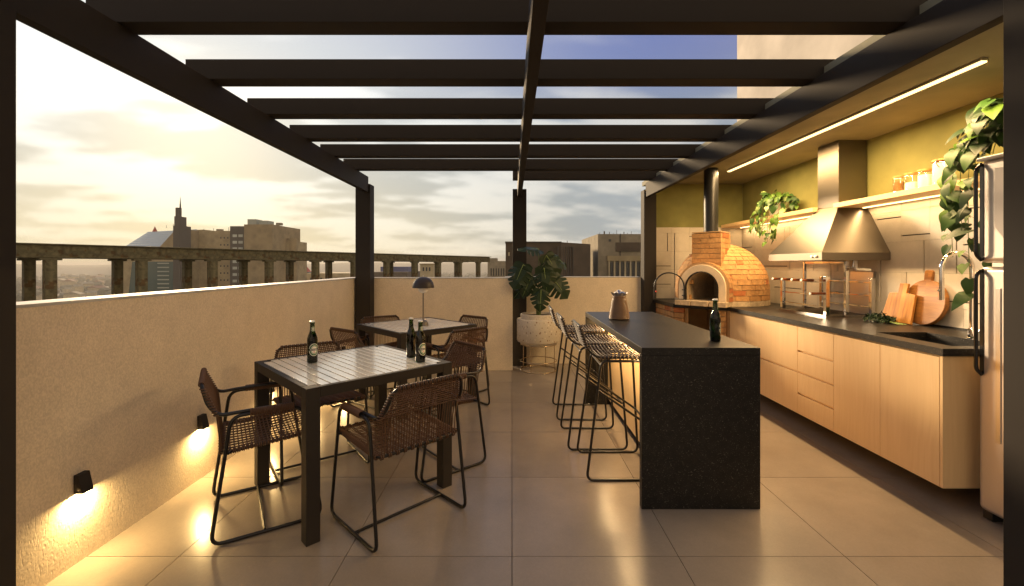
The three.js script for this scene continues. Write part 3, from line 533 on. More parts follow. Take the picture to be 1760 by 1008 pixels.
// ================================================================ KITCHEN
// base units and worktop
{
  const t = thing('kitchen_counter', 'long floating pale wood base units under a dark granite worktop', 'counter');
  const XF = 2.39, y0 = 0.12, y1 = 0.857, dN = 2.478, dE = 4.898;
  put(t, 'carcass', merge([bx(XF + 0.0225, XR - 0.002, y0, 0.684, dN + 0.0185, dE), bx(XF + 0.0225, 2.488, 0.6845, y1, dN + 0.0185, dE), bx(2.856, XR - 0.002, 0.6845, y1, dN + 0.0185, dE), bx(2.4885, 2.8555, 0.6845, y1, 3.075, dE)]), M.wood);
  put(t, 'side_panel', bx(XF + 0.001, XR - 0.002, y0, y1 - 0.004, dN, dN + 0.018, 0.001), M.wood);
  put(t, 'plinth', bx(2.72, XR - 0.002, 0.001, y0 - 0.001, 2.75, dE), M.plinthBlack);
  const front = (name, d0, d1, a, b) => put(t, name, bx(XF, XF + 0.021, a, b, d0 + 0.0015, d1 - 0.0015, 0.0015), M.wood);
  const ds = [2.4965, 2.90, 3.319, 3.738, 4.577];
  front('door', ds[0], ds[1], y0, y1 - 0.012); front('door', ds[1], ds[2], y0, y1 - 0.012);
  const dy = [y0, 0.297, 0.474, 0.651, y1 - 0.004];
  for (let i = 0; i < 4; i++) front('drawer', ds[2], ds[3], dy[i] + (i ? 0.001 : 0), dy[i + 1] - (i === 3 ? 0.008 : 0.014));
  front('drawer', ds[3], ds[4], y0, 0.474 - 0.014); front('drawer', ds[3], ds[4], 0.475, y1 - 0.012);
  front('door', ds[4], dE, y0, y1 - 0.012);
  // worktop with the sink cut out: strips round the opening
  const wt = (x0, x1, d0, d1) => bx(x0, x1, 0.860, 0.90, d0, d1);
  const SX0 = 2.50, SX1 = 2.84, SD0 = 2.54, SD1 = 3.06;
  put(t, 'worktop', merge([wt(2.367, SX0, 2.453, dE), wt(SX1, XR - 0.013, 2.453, dE), wt(SX0, SX1, 2.453, SD0), wt(SX0, SX1, SD1, dE)]), M.granite);
  put(t, 'upstand', bx(XR - 0.0125, XR - 0.002, 0.9005, 0.913, 2.46, dE), M.granite);
  const sink = put(t, 'sink', merge([bx(SX0 - 0.008, SX1 + 0.008, 0.690, 0.698, SD0 - 0.008, SD1 + 0.008), bx(SX0 - 0.008, SX0 - 0.001, 0.698, 0.8595, SD0 - 0.008, SD1 + 0.008), bx(SX1 + 0.001, SX1 + 0.008, 0.698, 0.8595, SD0 - 0.008, SD1 + 0.008), bx(SX0, SX1, 0.698, 0.8595, SD0 - 0.008, SD0 - 0.001), bx(SX0, SX1, 0.698, 0.8595, SD1 + 0.001, SD1 + 0.008)]), M.black);
  put(sink, 'drain', (() => { const g = lathe([[0, 0.7005], [0.03, 0.7005], [0.042, 0.703], [0.045, 0.6985], [0, 0.6985]], 24); g.translate(2.67, 0, -2.8); return g; })(), M.chrome);
}
// tap
{
  const t = thing('kitchen_tap', 'tall chrome gooseneck tap beside the sink', 'tap', [2.885, 0.9005, -2.80]);
  put(t, 'base', lathe([[0, 0], [0.027, 0], [0.027, 0.006], [0.022, 0.009], [0.019, 0.06], [0.015, 0.064], [0, 0.064]], 24), M.chrome);
  const pts = [V(0, 0.06, 0), V(0, 0.44, 0)]; for (let i = 1; i <= 14; i++) { const a = Math.PI * i / 14; pts.push(V(-0.095 + 0.095 * Math.cos(a), 0.44 + 0.095 * Math.sin(a), 0)); } pts.push(V(-0.19, 0.24, 0));
  put(t, 'spout', sweep(pts, 0.0135, 14), M.chrome);
  put(t, 'lever', sweep([V(0, 0.045, 0.015), V(0, 0.055, 0.05), V(0, 0.075, 0.10)], 0.006, 8), M.chrome);
  put(t, 'spray_knob', rod(V(-0.205, 0.30, 0), V(-0.214, 0.30, 0), 0.006, 10), M.chrome);
}
// refrigerator, seen only as a slice beyond the post
{
  const t = thing('refrigerator', 'tall brushed steel refrigerator with black grip handles next to the counter', 'refrigerator');
  put(t, 'cabinet', bx(2.60, 3.19, 0.045, 1.90, 1.72, 2.425, 0.012), M.fridge);
  const door = (y0, y1) => put(t, 'door', bx(2.512, 2.594, y0, y1, 1.715, 2.412, 0.028), M.fridge);
  const lo = door(0.05, 1.352), up = door(1.372, 1.915);
  put(t, 'top_cap', bx(2.50, 2.62, 1.9155, 1.935, 1.72, 2.41, 0.009), M.white);
  const grip = (parent, a, b, flare) => put(parent, 'handle', sweep(rounded([V(2.508, a, -2.385), V(2.478, a + Math.sign(b - a) * 0.03, -2.385), V(2.478, b - Math.sign(b - a) * 0.03, -2.385), V(2.508, b, -2.385)], 0.03), 0.0085, 8), M.blackGloss);
  grip(up, 1.385, 1.90); grip(lo, 0.775, 1.335);
  put(lo, 'handle_plate', bx(2.5095, 2.5125, 0.78, 1.34, 2.376, 2.396), M.blackGloss); put(up, 'handle_plate', bx(2.5095, 2.5125, 1.385, 1.90, 2.376, 2.396), M.blackGloss);
  put(up, 'display_panel', (() => { const s = new THREE.Shape([[0, 0.30], [0, 0], [0.08, -0.12], [0.4, -0.12], [0.4, 0.30]].map(p => new THREE.Vector2(...p))); const g = new THREE.ExtrudeGeometry(s, { depth: 0.003, bevelEnabled: true, bevelSize: 0.003, bevelThickness: 0.002, bevelSegments: 1 }); g.rotateY(-Math.PI / 2); g.translate(2.512, 1.56, -2.318); return muv(new THREE.BufferGeometry().copy(g)); })(), S({ color: lin(0.55, 0.50, 0.46), metalness: 0.2, roughness: 0.4 }));
  put(lo, 'door_inset', bx(2.508, 2.5125, 0.44, 1.24, 2.292, 2.318, 0.002), M.satin);
  put(t, 'hinge_foot', bx(2.54, 2.60, 0.0008, 0.044, 2.36, 2.41, 0.004), M.black); put(t, 'hinge_foot', bx(2.54, 2.60, 0.0008, 0.044, 1.73, 1.78, 0.004), M.black);
}
// extractor hood
{
  const t = thing('extractor_hood', 'brushed steel pyramid extractor hood above the grill', 'hood');
  const xf = 2.608, xw = XR - 0.0135, d0 = 3.758, d1 = 4.536, yb = 1.402, yr = 1.466, yt = 1.892, dx = 2.934, dd0 = 4.012, dd1 = 4.284;
  const quad = (a, b, c, d) => { const g = new THREE.BufferGeometry(); const p = [a, b, c, a, c, d].flatMap(v => [v[0], v[1], -v[2]]); g.setAttribute('position', new THREE.Float32BufferAttribute(p, 3)); g.computeVertexNormals(); g.setAttribute('uv', new THREE.Float32BufferAttribute([0, 0, 1, 0, 1, 1, 0, 0, 1, 1, 0, 1], 2)); return g; };
  const A = [xf, yr, d0], B = [xf, yr, d1], C = [xw, yr, d1], D = [xw, yr, d0], a = [dx, yt, dd0], b = [dx, yt, dd1], c = [xw, yt, dd1], d = [xw, yt, dd0];
  put(t, 'canopy', merge([quad(A, a, b, B), quad(D, d, a, A), quad(B, b, c, C)]), M.stainless);
  const rim = put(t, 'rim', merge([bx(xf, xf + 0.012, yb, yr, d0, d1), bx(xf + 0.012, xw, yb, yr, d0, d0 + 0.012), bx(xf + 0.012, xw, yb, yr, d1 - 0.012, d1), bx(xf + 0.012, xw, yr - 0.006, yr - 0.001, d0 + 0.012, d1 - 0.012)]), M.stainless);
  put(t, 'duct', bx(dx, xw, yt + 0.0005, 2.484, dd0, dd1, 0.002), M.stainless);
  for (const q of [3.83, 3.875]) put(rim, 'knob', (() => { const g = new THREE.CylinderGeometry(0.011, 0.013, 0.014, 16); g.rotateZ(Math.PI / 2); g.translate(xf - 0.007, 1.435, -q); return g; })(), M.cap);
}
// shelf with a light strip below
const SHX = 2.885, SHT = 1.912;
{
  const t = thing('wall_shelf', 'long pale wood wall shelf holding jars and trailing plants', 'shelf');
  put(t, 'board', merge([bx(SHX, XR - 0.0005, 1.872, SHT, 2.30, 4.011, 0.002), bx(SHX, XR - 0.0005, 1.872, SHT, 4.285, 6.16, 0.002)]), M.wood);
  for (const [k, a, b] of [[0, 2.32, 3.97], [1, 4.33, 6.1]]) {
    put(t, 'light_strip', bx(3.118, 3.134, 1.865, 1.8715, a, b), M.glowShelf);
    downLight(t, 0.014, b - a, [3.126, 1.862, -(a + b) / 2], 50);
  }
}
// jars on the shelf
{
  const jar = (label, x, d, r, h, fill, fillMat, lidMat, clip) => {
    const t = thing('storage_jar', label, 'jar', [x, SHT + 0.0005, -d], 0, 'jars on the shelf');
    put(t, 'glass', lathe([[0, 0.001], [r - 0.004, 0.001], [r, 0.005], [r, h - 0.012], [r - 0.006, h - 0.001], [r - 0.0075, h - 0.001], [r - 0.003, h - 0.013], [r - 0.003, 0.006], [r - 0.005, 0.004], [0, 0.004]], 28), M.glass);
    if (fill) put(t, 'contents', lathe([[0, 0.0045], [r - 0.006, 0.0045], [r - 0.0036, 0.008], [r - 0.0036, fill], [(r - 0.0036) * 0.5, fill + 0.004], [0, fill + 0.002]], 28), fillMat);
    put(t, 'lid', lathe([[0, h + 0.013], [r - 0.003, h + 0.013], [r, h + 0.01], [r + 0.001, h - 0.0005], [0, h - 0.0005]], 28), lidMat);
    if (clip) put(t, 'clip', sweep(rounded([V(-r * 0.9, h * 0.72, r * 0.5), V(-r - 0.008, h * 0.85, r * 0.35), V(-r - 0.004, h + 0.004, r * 0.3), V(-r + 0.012, h + 0.014, r * 0.2)], 0.01), 0.0022, 6), M.black);
    return t;
  };
  const lid = M.boardUp, powder = S({ color: lin(0.78, 0.75, 0.70), roughness: 0.95 }), grain = S({ color: lin(0.46, 0.24, 0.07), roughness: 0.9, map: tSpeck, bumpMap: tSpeck, bumpScale: 0.004 });
  jar('glass jar filled with amber grain on the shelf', 3.02, 3.475, 0.044, 0.128, 0.095, grain, lid);
  jar('glass jar half full of white powder between grain and fuller jars', 3.02, 3.372, 0.044, 0.132, 0.070, powder, lid);
  jar('glass jar nearly full of white powder next to the large jar', 3.02, 3.262, 0.046, 0.134, 0.105, powder, lid);
  jar('large white jar with wooden lid and wire clip on the shelf', 3.02, 3.125, 0.062, 0.175, 0.160, powder, lid, true);
}
// leaves for the trailing plants
function heartLeaf(L, W, bend, fold) {
  const pos = [], idx = [], n = 7; const w = t => W / 2 * (t <= 0 ? 0.35 : Math.pow(Math.sin(Math.PI * Math.pow(t, 0.48) * 0.995), 0.85));
  for (let i = 0; i <= n; i++) { const t = i / n, ww = i === n ? 0 : w(Math.max(t, 0.02)), y = L * t, z = -bend * L * t * t, back = i === 0 ? -0.10 * L : 0; for (const s of [-1, -0.5, 0, 0.5, 1]) pos.push(s * ww, y + (Math.abs(s) === 1 ? back : Math.abs(s) === 0.5 ? back * 0.7 : 0), z + fold * Math.abs(s) * ww - 0.1 * Math.pow(Math.abs(s), 3) * ww); }
  for (let i = 0; i < n; i++) for (let k = 0; k < 4; k++) { const a = i * 5 + k, b = a + 5; idx.push(a, a + 1, b, b, a + 1, b + 1); }
  const g = new THREE.BufferGeometry(); g.setAttribute('position', new THREE.Float32BufferAttribute(pos, 3)); g.setIndex(idx); g.computeVertexNormals(); return g;
}
function setLeaf(parent, geo, mat, p, tip, face, s) {
  const yA = tip.clone().normalize(), zA = face.clone(); zA.sub(yA.clone().multiplyScalar(zA.dot(yA))).normalize(); const xA = yA.clone().cross(zA);
  const m = put(parent, 'leaf', geo, mat); m.matrix.makeBasis(xA, yA, zA); m.matrix.setPosition(p.x, p.y, p.z); m.matrix.decompose(m.position, m.quaternion, m.scale); m.scale.setScalar(s); return m;
}
function trailing(t, vines, leafGeos, mats, size, seed) {
  const q = mulberry(seed), r = (a, b) => a + (b - a) * q();
  for (const pts of vines) {
    const c = new THREE.CatmullRomCurve3(pts), L = c.getLength(), n = Math.max(2, Math.round(L / (size * 0.46)));
    put(t, 'vine', sweep(c.getPoints(14), 0.0022, 5), M.stem);
    for (let i = 1; i <= n; i++) {
      const p = c.getPoint(i / n), tan = c.getTangent(i / n), out = V(-1 + r(-0.7, 0.7), r(-0.1, 0.5), 0.35 + r(-0.9, 0.9)).normalize();
      const base = p.clone().addScaledVector(out, size * 0.28), tip = out.clone().multiplyScalar(0.55).add(V(r(-0.5, 0.5), -0.8 + r(-0.3, 0.7), r(-0.5, 0.5))).addScaledVector(tan, 0.25), face = out.clone().add(V(0, 0.55, 0));
      setLeaf(t, leafGeos[Math.floor(q() * leafGeos.length)], mats[Math.floor(q() * mats.length)], base, tip, face, r(0.72, 1.15));
      put(t, 'leaf_stalk', rod(p, base, 0.0013, 4), M.stem);
    }
  }
}
{
  const t = thing('trailing_plant', 'small trailing plant in a white pot at the oven end of the shelf', 'plant', [3.02, SHT + 0.0005, -5.08]);
  put(t, 'pot', lathe([[0, 0.001], [0.070, 0.001], [0.076, 0.006], [0.096, 0.145], [0.098, 0.15], [0.092, 0.152], [0.088, 0.148], [0.084, 0.12], [0, 0.12]], 32), M.white);
  put(t, 'soil', lathe([[0, 0.126], [0.0835, 0.124], [0.0835, 0.1205], [0, 0.1205]], 20), S({ color: lin(0.03, 0.02, 0.014), roughness: 1 }));
  const q = mulberry(91), vines = [];
  for (let i = 0; i < 15; i++) { const a = mix(1.7, 5.6, i / 14), sx = Math.cos(a), sz = Math.sin(a) * -1, len = i % 2 ? mix(0.18, 0.42, q()) : mix(0.02, 0.12, q()); const o = 0.15 + 0.06 * q();
    vines.push([V(sx * 0.05, 0.13, sz * 0.05), V(sx * 0.095, 0.20 + 0.05 * q(), sz * 0.10), V(Math.min(sx * o, 0.1), 0.16, sz * o * 1.1), V(Math.min(sx * o * 1.05, 0.1), 0.13 - len * 0.55, sz * o * 1.2), V(Math.min(sx * o * 1.1, 0.1), 0.12 - len, sz * o * 1.25 + 0.03 * (q() - 0.5))].slice(0, i % 2 ? 5 : 4)); }
  for (let i = 0; i < 6; i++) { const a = i * 1.05; vines.push([V(0, 0.13, 0), V(Math.cos(a) * 0.05, 0.23, Math.sin(a) * 0.05), V(Math.cos(a) * 0.11, 0.24 + 0.04 * q(), Math.sin(a) * 0.13)]); }
  for (const v of vines) for (const p of v) if (p.y < 0.03 && p.x > -0.155) p.x = -0.155;
  trailing(t, vines, [heartLeaf(0.072, 0.056, 0.35, 0.25), heartLeaf(0.062, 0.050, 0.15, 0.4), heartLeaf(0.078, 0.052, 0.5, 0.15)], [M.leaf, M.leafLight, M.leafLight, M.leaf, M.leafPale], 0.075, 17);
}
{
  const t = thing('hanging_plant', 'large trailing plant with broad heart leaves hanging down beside the refrigerator', 'plant', [3.02, SHT + 0.0005, -2.56]);
  put(t, 'pot', lathe([[0, 0.001], [0.085, 0.001], [0.092, 0.006], [0.118, 0.20], [0.120, 0.208], [0.112, 0.21], [0.107, 0.20], [0.104, 0.17], [0, 0.17]], 32), S({ color: lin(0.42, 0.25, 0.16), roughness: 0.9 }));
  put(t, 'soil', lathe([[0, 0.176], [0.103, 0.174], [0.103, 0.1705], [0, 0.1705]], 20), S({ color: lin(0.03, 0.02, 0.014), roughness: 1 }));
  const vines = [];
  const q = mulberry(5);
  for (let i = 0; i < 7; i++) { const a = mix(2.2, 4.6, i / 6), cx = Math.cos(a), cz = -Math.abs(Math.sin(a)) * (i % 2 ? 0.7 : 1.1); vines.push([V(cx * 0.05, 0.18, cz * 0.05), V(cx * 0.11, 0.30 + 0.1 * q(), cz * 0.12), V(cx * 0.22, 0.30 + 0.14 * q(), cz * 0.20), V(cx * 0.27, 0.22 + 0.1 * q(), cz * 0.28)]); }
  const drop = [[-0.20, -0.22, 0.42], [-0.24, -0.10, 0.55], [-0.18, -0.30, 0.62], [-0.21, -0.16, 0.85], [-0.23, -0.24, 0.36], [-0.19, -0.06, 0.75]];
  for (const [x, z, len] of drop) vines.push([V(x * 0.3, 0.18, z * 0.3), V(x * 0.7, 0.25, z * 0.7), V(x, 0.14, z), V(x - 0.01, 0.14 - len * 0.5, z - 0.02), V(x + 0.02 * q(), 0.12 - len, z - 0.02)]);
  trailing(t, vines, [heartLeaf(0.125, 0.094, 0.35, 0.22), heartLeaf(0.085, 0.066, 0.2, 0.35), heartLeaf(0.118, 0.080, 0.55, 0.12), heartLeaf(0.07, 0.05, 0.4, 0.3)], [M.leaf, M.leafDark, M.leaf, M.leafLight, M.leaf, M.leafDark, M.leafDark], 0.118, 29);
}
// grill set on the worktop
{
  const t = thing('charcoal_grill', 'polished steel built-in charcoal grill frame with a crank on the worktop', 'grill');
  const x0 = 2.73, x1 = 3.15, d0 = 3.88, d1 = 4.53, y = 0.9005;
  put(t, 'tray', merge([bx(x0 - 0.012, x1 + 0.012, y, y + 0.006, d0 - 0.012, d1 + 0.012), bx(x0 - 0.012, x0 - 0.004, y + 0.006, y + 0.022, d0 - 0.012, d1 + 0.012), bx(x1 + 0.004, x1 + 0.012, y + 0.006, y + 0.022, d0 - 0.012, d1 + 0.012), bx(x0 - 0.004, x1 + 0.004, y + 0.006, y + 0.022, d0 - 0.012, d0 - 0.004), bx(x0 - 0.004, x1 + 0.004, y + 0.006, y + 0.022, d1 + 0.004, d1 + 0.012)]), M.chrome);
  const bars = []; for (let i = 0; i < 30; i++) { const d = d0 + 0.02 + i * 0.021; bars.push(rod(V(x0, y + 0.016, -d), V(x1, y + 0.016, -d), 0.0035, 6)); } put(t, 'grate', merge(bars), M.stainless);
  for (const [x, d, h, w] of [[x0 + 0.012, d1 - 0.012, 1.215, 0.017], [x0 + 0.012, d0 + 0.012, 1.262, 0.017], [x1 - 0.012, d0 + 0.012, 1.244, 0.017], [x1 - 0.012, d1 - 0.012, 1.244, 0.017], [2.95, d1 - 0.03, 1.395, 0.011], [2.95, d0 + 0.06, 1.395, 0.014]]) put(t, 'upright', bx(x - w, x + w, y + 0.006, h, d - w, d + w, 0.002), M.chrome);
  put(t, 'top_bar', bx(2.942, 2.958, 1.376, 1.392, d0 + 0.08, d1 - 0.045), M.chrome);
  for (const x of [x0 + 0.012, x1 - 0.012]) for (const h of [1.215, 1.10, 1.0]) put(t, 'skewer_rack', bx(x - 0.004, x + 0.004, h - 0.012, h - 0.002, d0 + 0.032, d1 - 0.032), M.chrome);
  put(t, 'rear_plate', bx(x1 + 0.013, x1 + 0.016, y + 0.02, 1.30, d0 + 0.03, d0 + 0.30), M.satin);
  const cr = put(t, 'crank', sweep(rounded([V(2.95, 1.34, -(d0 + 0.046)), V(2.95, 1.34, -(d0 - 0.02)), V(2.955, 1.40, -(d0 - 0.02)), V(2.955, 1.40, -(d0 - 0.03))], 0.01), 0.006, 8), M.chrome);
  put(cr, 'crank_grip', rod(V(2.965, 1.325, -(d0 - 0.035)), V(3.075, 1.318, -(d0 - 0.05)), 0.0125, 12), M.white); put(cr, 'crank_arm', rod(V(2.962, 1.33, -(d0 - 0.035)), V(2.962, 1.395, -(d0 - 0.035)), 0.012, 12), M.white);
  const steel = M.chrome, handle = S({ color: lin(0.42, 0.20, 0.07), map: rep(tBoard, 2), roughness: 0.4 });
  const sk = thing('skewer', 'steel skewer with wooden handle, first on the top rack from the brick oven', 'skewer', [2.57, 1.225, -4.41], 0, 'skewers on the grill');
  put(sk, 'handle', lathe([[0, 0.008], [0.009, 0.008], [0.0115, 0.02], [0.010, 0.06], [0.0115, 0.105], [0.008, 0.118], [0, 0.118]], 14).rotateZ(-Math.PI / 2), handle);
  put(sk, 'end_cap', lathe([[0, 0], [0.010, 0], [0.012, 0.003], [0.012, 0.0075], [0, 0.0078]], 14).rotateZ(-Math.PI / 2), M.cap);
  put(sk, 'blade', cb(0.50, 0.0022, 0.009, 0.118 + 0.25, 0, 0), steel);
  for (const [d, y2, x, w] of [[4.26, 1.225, 2.57, 'second on the top rack from the brick oven'], [4.11, 1.225, 2.57, 'third on the top rack from the brick oven'], [3.976, 1.225, 2.57, 'fourth on the top rack from the brick oven'], [3.93, 1.110, 2.62, 'alone on the lower rack']]) again(sk, [x, y2, -d], 0, 'steel skewer with wooden handle, ' + w);
}
// boards and herbs
{
  const b = thing('round_board', 'round thick wooden chopping board with handle leaning on the tiles', 'chopping board', [3.105, 0.9005, -3.40]);
  const s = new THREE.Shape(); s.absarc(0, 0.168, 0.168, 0, Math.PI * 2); const disc = new THREE.ExtrudeGeometry(s, { depth: 0.026, bevelEnabled: true, bevelSize: 0.004, bevelThickness: 0.004, bevelSegments: 2, curveSegments: 40 });
  const hs = new THREE.Shape([[-0.026, 0.325], [-0.030, 0.405], [-0.022, 0.414], [0.022, 0.414], [0.030, 0.405], [0.026, 0.325]].map(p => new THREE.Vector2(...p))); const ho = new THREE.Path(); ho.absarc(0, 0.385, 0.008, 0, 7); hs.holes.push(ho);
  const hg = new THREE.ExtrudeGeometry(hs, { depth: 0.018, bevelEnabled: true, bevelSize: 0.003, bevelThickness: 0.003, bevelSegments: 2 }); hg.translate(0, 0, 0.004);
  for (const g of [disc, hg]) { g.rotateY(-Math.PI / 2); g.rotateZ(-0.155); g.translate(0.030, 0.006, 0); }
  put(b, 'board', muv(disc), M.board); put(b, 'handle', muv(hg), M.board);
  const c = thing('paddle_board', 'tapered wooden paddle board leaning against the round board', 'chopping board', [3.045, 0.9005, -3.545]);
  const ps = new THREE.Shape([[-0.125, 0], [-0.10, 0.225], [-0.03, 0.235], [-0.03, 0.31], [0.03, 0.31], [0.03, 0.235], [0.10, 0.225], [0.112, 0]].map(p => new THREE.Vector2(...p)));
  const pg = new THREE.ExtrudeGeometry(ps, { depth: 0.014, bevelEnabled: true, bevelSize: 0.003, bevelThickness: 0.003, bevelSegments: 2 }); pg.rotateY(-Math.PI / 2 + 0.15); pg.rotateZ(-0.22); pg.translate(0.015, 0.006, 0);
  put(c, 'board', muv(pg), M.boardUp);
  const h = thing('herb_bunch', 'bunch of dark green herbs lying by the chopping boards', 'herbs', [2.965, 0.9005, -3.60]);
  const q = mulberry(77), lf = []; const hl = heartLeaf(0.030, 0.013, 0.4, 0.3);
  for (let i = 0; i < 330; i++) { const g = hl.clone(); g.rotateX(q() * 6.28); g.rotateY(q() * 6.28); g.rotateZ(q() * 6.28); const a = q() * 6.28, r = Math.sqrt(q()), hh = q(); g.translate(Math.cos(a) * r * 0.085 * (1 - hh * 0.4), 0.014 + hh * 0.062 * (1 - r * 0.55), Math.sin(a) * r * 0.15 * (1 - hh * 0.3)); g.setAttribute('uv', new THREE.Float32BufferAttribute(new Float32Array(g.attributes.position.count * 2), 2)); lf.push(g); }
  const m = put(h, 'foliage', merge(lf), M.leafDark); m.userData.kind = 'stuff';
  const stems = []; for (let i = 0; i < 12; i++) stems.push(rod(V(R(-0.02, 0.02), R(0.006, 0.03), 0.05), V(R(-0.03, 0.03), R(0.004, 0.012), R(0.17, 0.22)), 0.0022, 5)); put(h, 'stems', merge(stems), M.rib);
}
// ================================================================ BRICK OVEN
{
  // corner plinth: outline in [x, d]
  const P1 = [1.945, 5.35], P2 = [2.37, 4.90];
  const t = thing('oven_plinth', 'brick corner plinth with an open firewood recess and granite slab', 'plinth');
  put(t, 'slab', prism([[2.367, 4.8995], [1.93, 5.345], [1.90, 6.198], [XR - 0.013, 6.198], [XR - 0.013, 4.8995]], 0.858, 0.90), M.granite);
  put(t, 'left_core', prism([[1.968, 5.40], [1.968, 6.198], [2.085, 6.198], [2.085, 5.28]], 0.001, 0.857), M.mortar);
  put(t, 'right_core', prism([[2.40, 4.905], [2.315, 4.995], [2.39, 5.07], [2.55, 4.905]], 0.001, 0.857), M.mortar);
  put(t, 'recess_back', prism([[2.25, 6.0], [2.25, 6.05], [3.0, 6.05], [3.0, 6.0]], 0.001, 0.857), M.mortar);
  put(t, 'recess_side', prism([[2.62, 4.91], [2.62, 6.0], [2.66, 6.0], [2.66, 4.91]], 0.001, 0.857), M.mortar);
  const bh = 0.0535, course = 0.0612, half = cb(0.03, bh, 0.094), whole = cb(0.03, bh, 0.196);
  for (let c = 0; c < 14; c++) {
    const y = 0.001 + c * course + bh / 2; let d = 5.37; const off = c % 2;
    for (let k = 0; k < 5; k++) { const L = (k === 0 && off) || (k === 4 && !off) ? 0.094 : 0.196; if (d + L > 6.197) break; const m = put(t, 'brick', L > 0.1 ? whole : half, pickBrick()); m.position.set(1.9535 + R(0, 0.002), y, -(d + L / 2)); d += L + 0.008; }
    // faces on the slanted front, both sides of the recess
    const nx = Math.SQRT1_2; for (const [s0, w] of [[0.0, 0.115], [0.485, 0.115]]) {
      const m = put(t, 'brick', cb(0.03, bh, w), pickBrick()); const s = s0 + w / 2; const ux = (P2[0] - P1[0]) / 0.619, ud = (P2[1] - P1[1]) / 0.619;
      m.position.set(P1[0] + ux * s + 0.013, y, -(P1[1] + ud * s + 0.013)); m.rotation.y = Math.atan2(ux, -ud) ; 
    }
  }
}
{
  const cx = 2.54, cd = 5.435, R0 = 0.52, yb = 0.9005, ys = 1.10;    // dome axis, radius, base, spring
  const t = thing('pizza_oven', 'domed brick pizza oven with brick chimney stack and arched mouth', 'oven', [cx, yb, -cd]);
  const H = ys - yb;
  // inner shell of mortar, open toward the mouth is hidden by the throat
  const prof = [[R0 - 0.010, 0.001]]; for (let i = 0; i <= 16; i++) { const a = i / 16 * Math.PI / 2; prof.push([Math.max(0, (R0 - 0.006) * Math.cos(a)), H + (R0 - 0.006) * Math.sin(a)]); }
  const mouth = Math.atan2(-0.707, 0.707);   // local direction of the mouth, about +z
  const cutAt = 0.40, low = prof.filter(p => p[1] <= cutAt), high = prof.filter(p => p[1] > cutAt), seam = [R0, cutAt]; seam[0] = Math.sqrt((R0 - 0.006) ** 2 - (cutAt - H) ** 2);
  put(t, 'mortar_shell', lathe([seam, ...high], 56), M.mortar);
  put(t, 'mortar_shell', toCreasedNormals(new THREE.LatheGeometry([...low, seam].map(p => new THREE.Vector2(...p)), 48, mouth + 0.44, 2 * Math.PI - 0.88), 0.7), M.mortar);
  // brick courses, each brick a curved block
  function curved(r0, r1, y0, y1, a, th) {   // outer radii r0 (bottom) r1 (top), angle a, thickness th
    const n = 3, pos = [], idx = []; const ring = (r, y, k) => pos.push(Math.sin(a * (k / n - 0.5)) * r, y, Math.cos(a * (k / n - 0.5)) * r);
    for (let k = 0; k <= n; k++) { ring(r0 - th, y0, k); ring(r0, y0, k); ring(r1, y1, k); ring(r1 - th, y1, k); }
    for (let k = 0; k < n; k++) for (let j = 0; j < 4; j++) { const A = k * 4 + j, B = k * 4 + (j + 1) % 4, C = A + 4, D = B + 4; idx.push(A, C, B, B, C, D); }
    idx.push(0, 1, 2, 0, 2, 3); const e = n * 4; idx.push(e, e + 2, e + 1, e, e + 3, e + 2);
    let g = new THREE.BufferGeometry(); g.setAttribute('position', new THREE.Float32BufferAttribute(pos, 3)); g.setIndex(idx); g = g.toNonIndexed(); g.computeVertexNormals();
    const p = g.attributes.position, uv = []; for (let i = 0; i < p.count; i++) uv.push(Math.atan2(p.getX(i), p.getZ(i)) * 2.2, p.getY(i) * 4); g.setAttribute('uv', new THREE.Float32BufferAttribute(uv, 2)); return g;
  }
  const sec = s => s < H ? [R0, s] : [R0 * Math.cos((s - H) / R0), H + R0 * Math.sin((s - H) / R0)], total = H + R0 * Math.PI / 2;
  let s = 0.062, row = 0;
  // pale base blocks
  { const n = 14, a = 2 * Math.PI / n, g = curved(R0 + 0.006, R0 + 0.006, 0.0015, 0.056, a - 0.012, 0.045); for (let i = 0; i < n; i++) { const ang = mouth + (i + 0.5) * a; if (i === 0 || i === n - 1) continue; const m = put(t, 'base_block', g, M.fire); m.rotation.y = ang; } }
  while (s < total - 0.05) {
    const [r0, y0] = sec(s), [r1, y1] = sec(s + 0.052); const n = Math.max(4, Math.round(2 * Math.PI * r0 / 0.165)), a = 2 * Math.PI / n;
    const g = curved(r0, r1, y0, y1, a - 0.008 / Math.max(r0, 0.08), 0.03);
    const hb = curved(r0, r1, y0, y1, a / 2 - 0.008 / Math.max(r0, 0.08), 0.03);
    for (let i = 0; i < n; i++) { const ang = i * a + (row % 2) * a / 2 + row * 0.07; const k = 1 + R(-0.004, 0.005), off = Math.abs(Math.atan2(Math.sin(ang - mouth), Math.cos(ang - mouth))); if (y0 < 0.36 && off < 0.40) continue;
      if (rnd() < 0.3) { for (const o of [-a / 4, a / 4]) { const m = put(t, 'brick', hb, pickBrick()); m.rotation.y = ang + o; m.scale.set(k, 1, k); } }
      else { const m = put(t, 'brick', g, pickBrick()); m.rotation.y = ang; m.scale.set(k, 1, k); } }
    s += 0.0595; row++;
  }
  put(t, 'crown_brick', lathe([[0, H + R0 + 0.002], [0.05, H + R0 - 0.002], [0.055, H + R0 - 0.03], [0, H + R0 - 0.03]], 12), bricks[0]);
  // throat: everything below is laid out with +z toward the mouth
  const f = new THREE.Matrix4().makeRotationY(mouth), turn = g => g.applyMatrix4(f);
  const archShape = (ro, ri, leg) => { const sh = new THREE.Shape(); sh.moveTo(ro, 0); sh.lineTo(ro, leg); sh.absarc(0, leg, ro, 0, Math.PI, false); sh.lineTo(-ro, 0); sh.lineTo(-ri, 0); sh.lineTo(-ri, leg); sh.absarc(0, leg, ri, Math.PI, 0, true); sh.lineTo(ri, 0); sh.closePath(); return sh; };
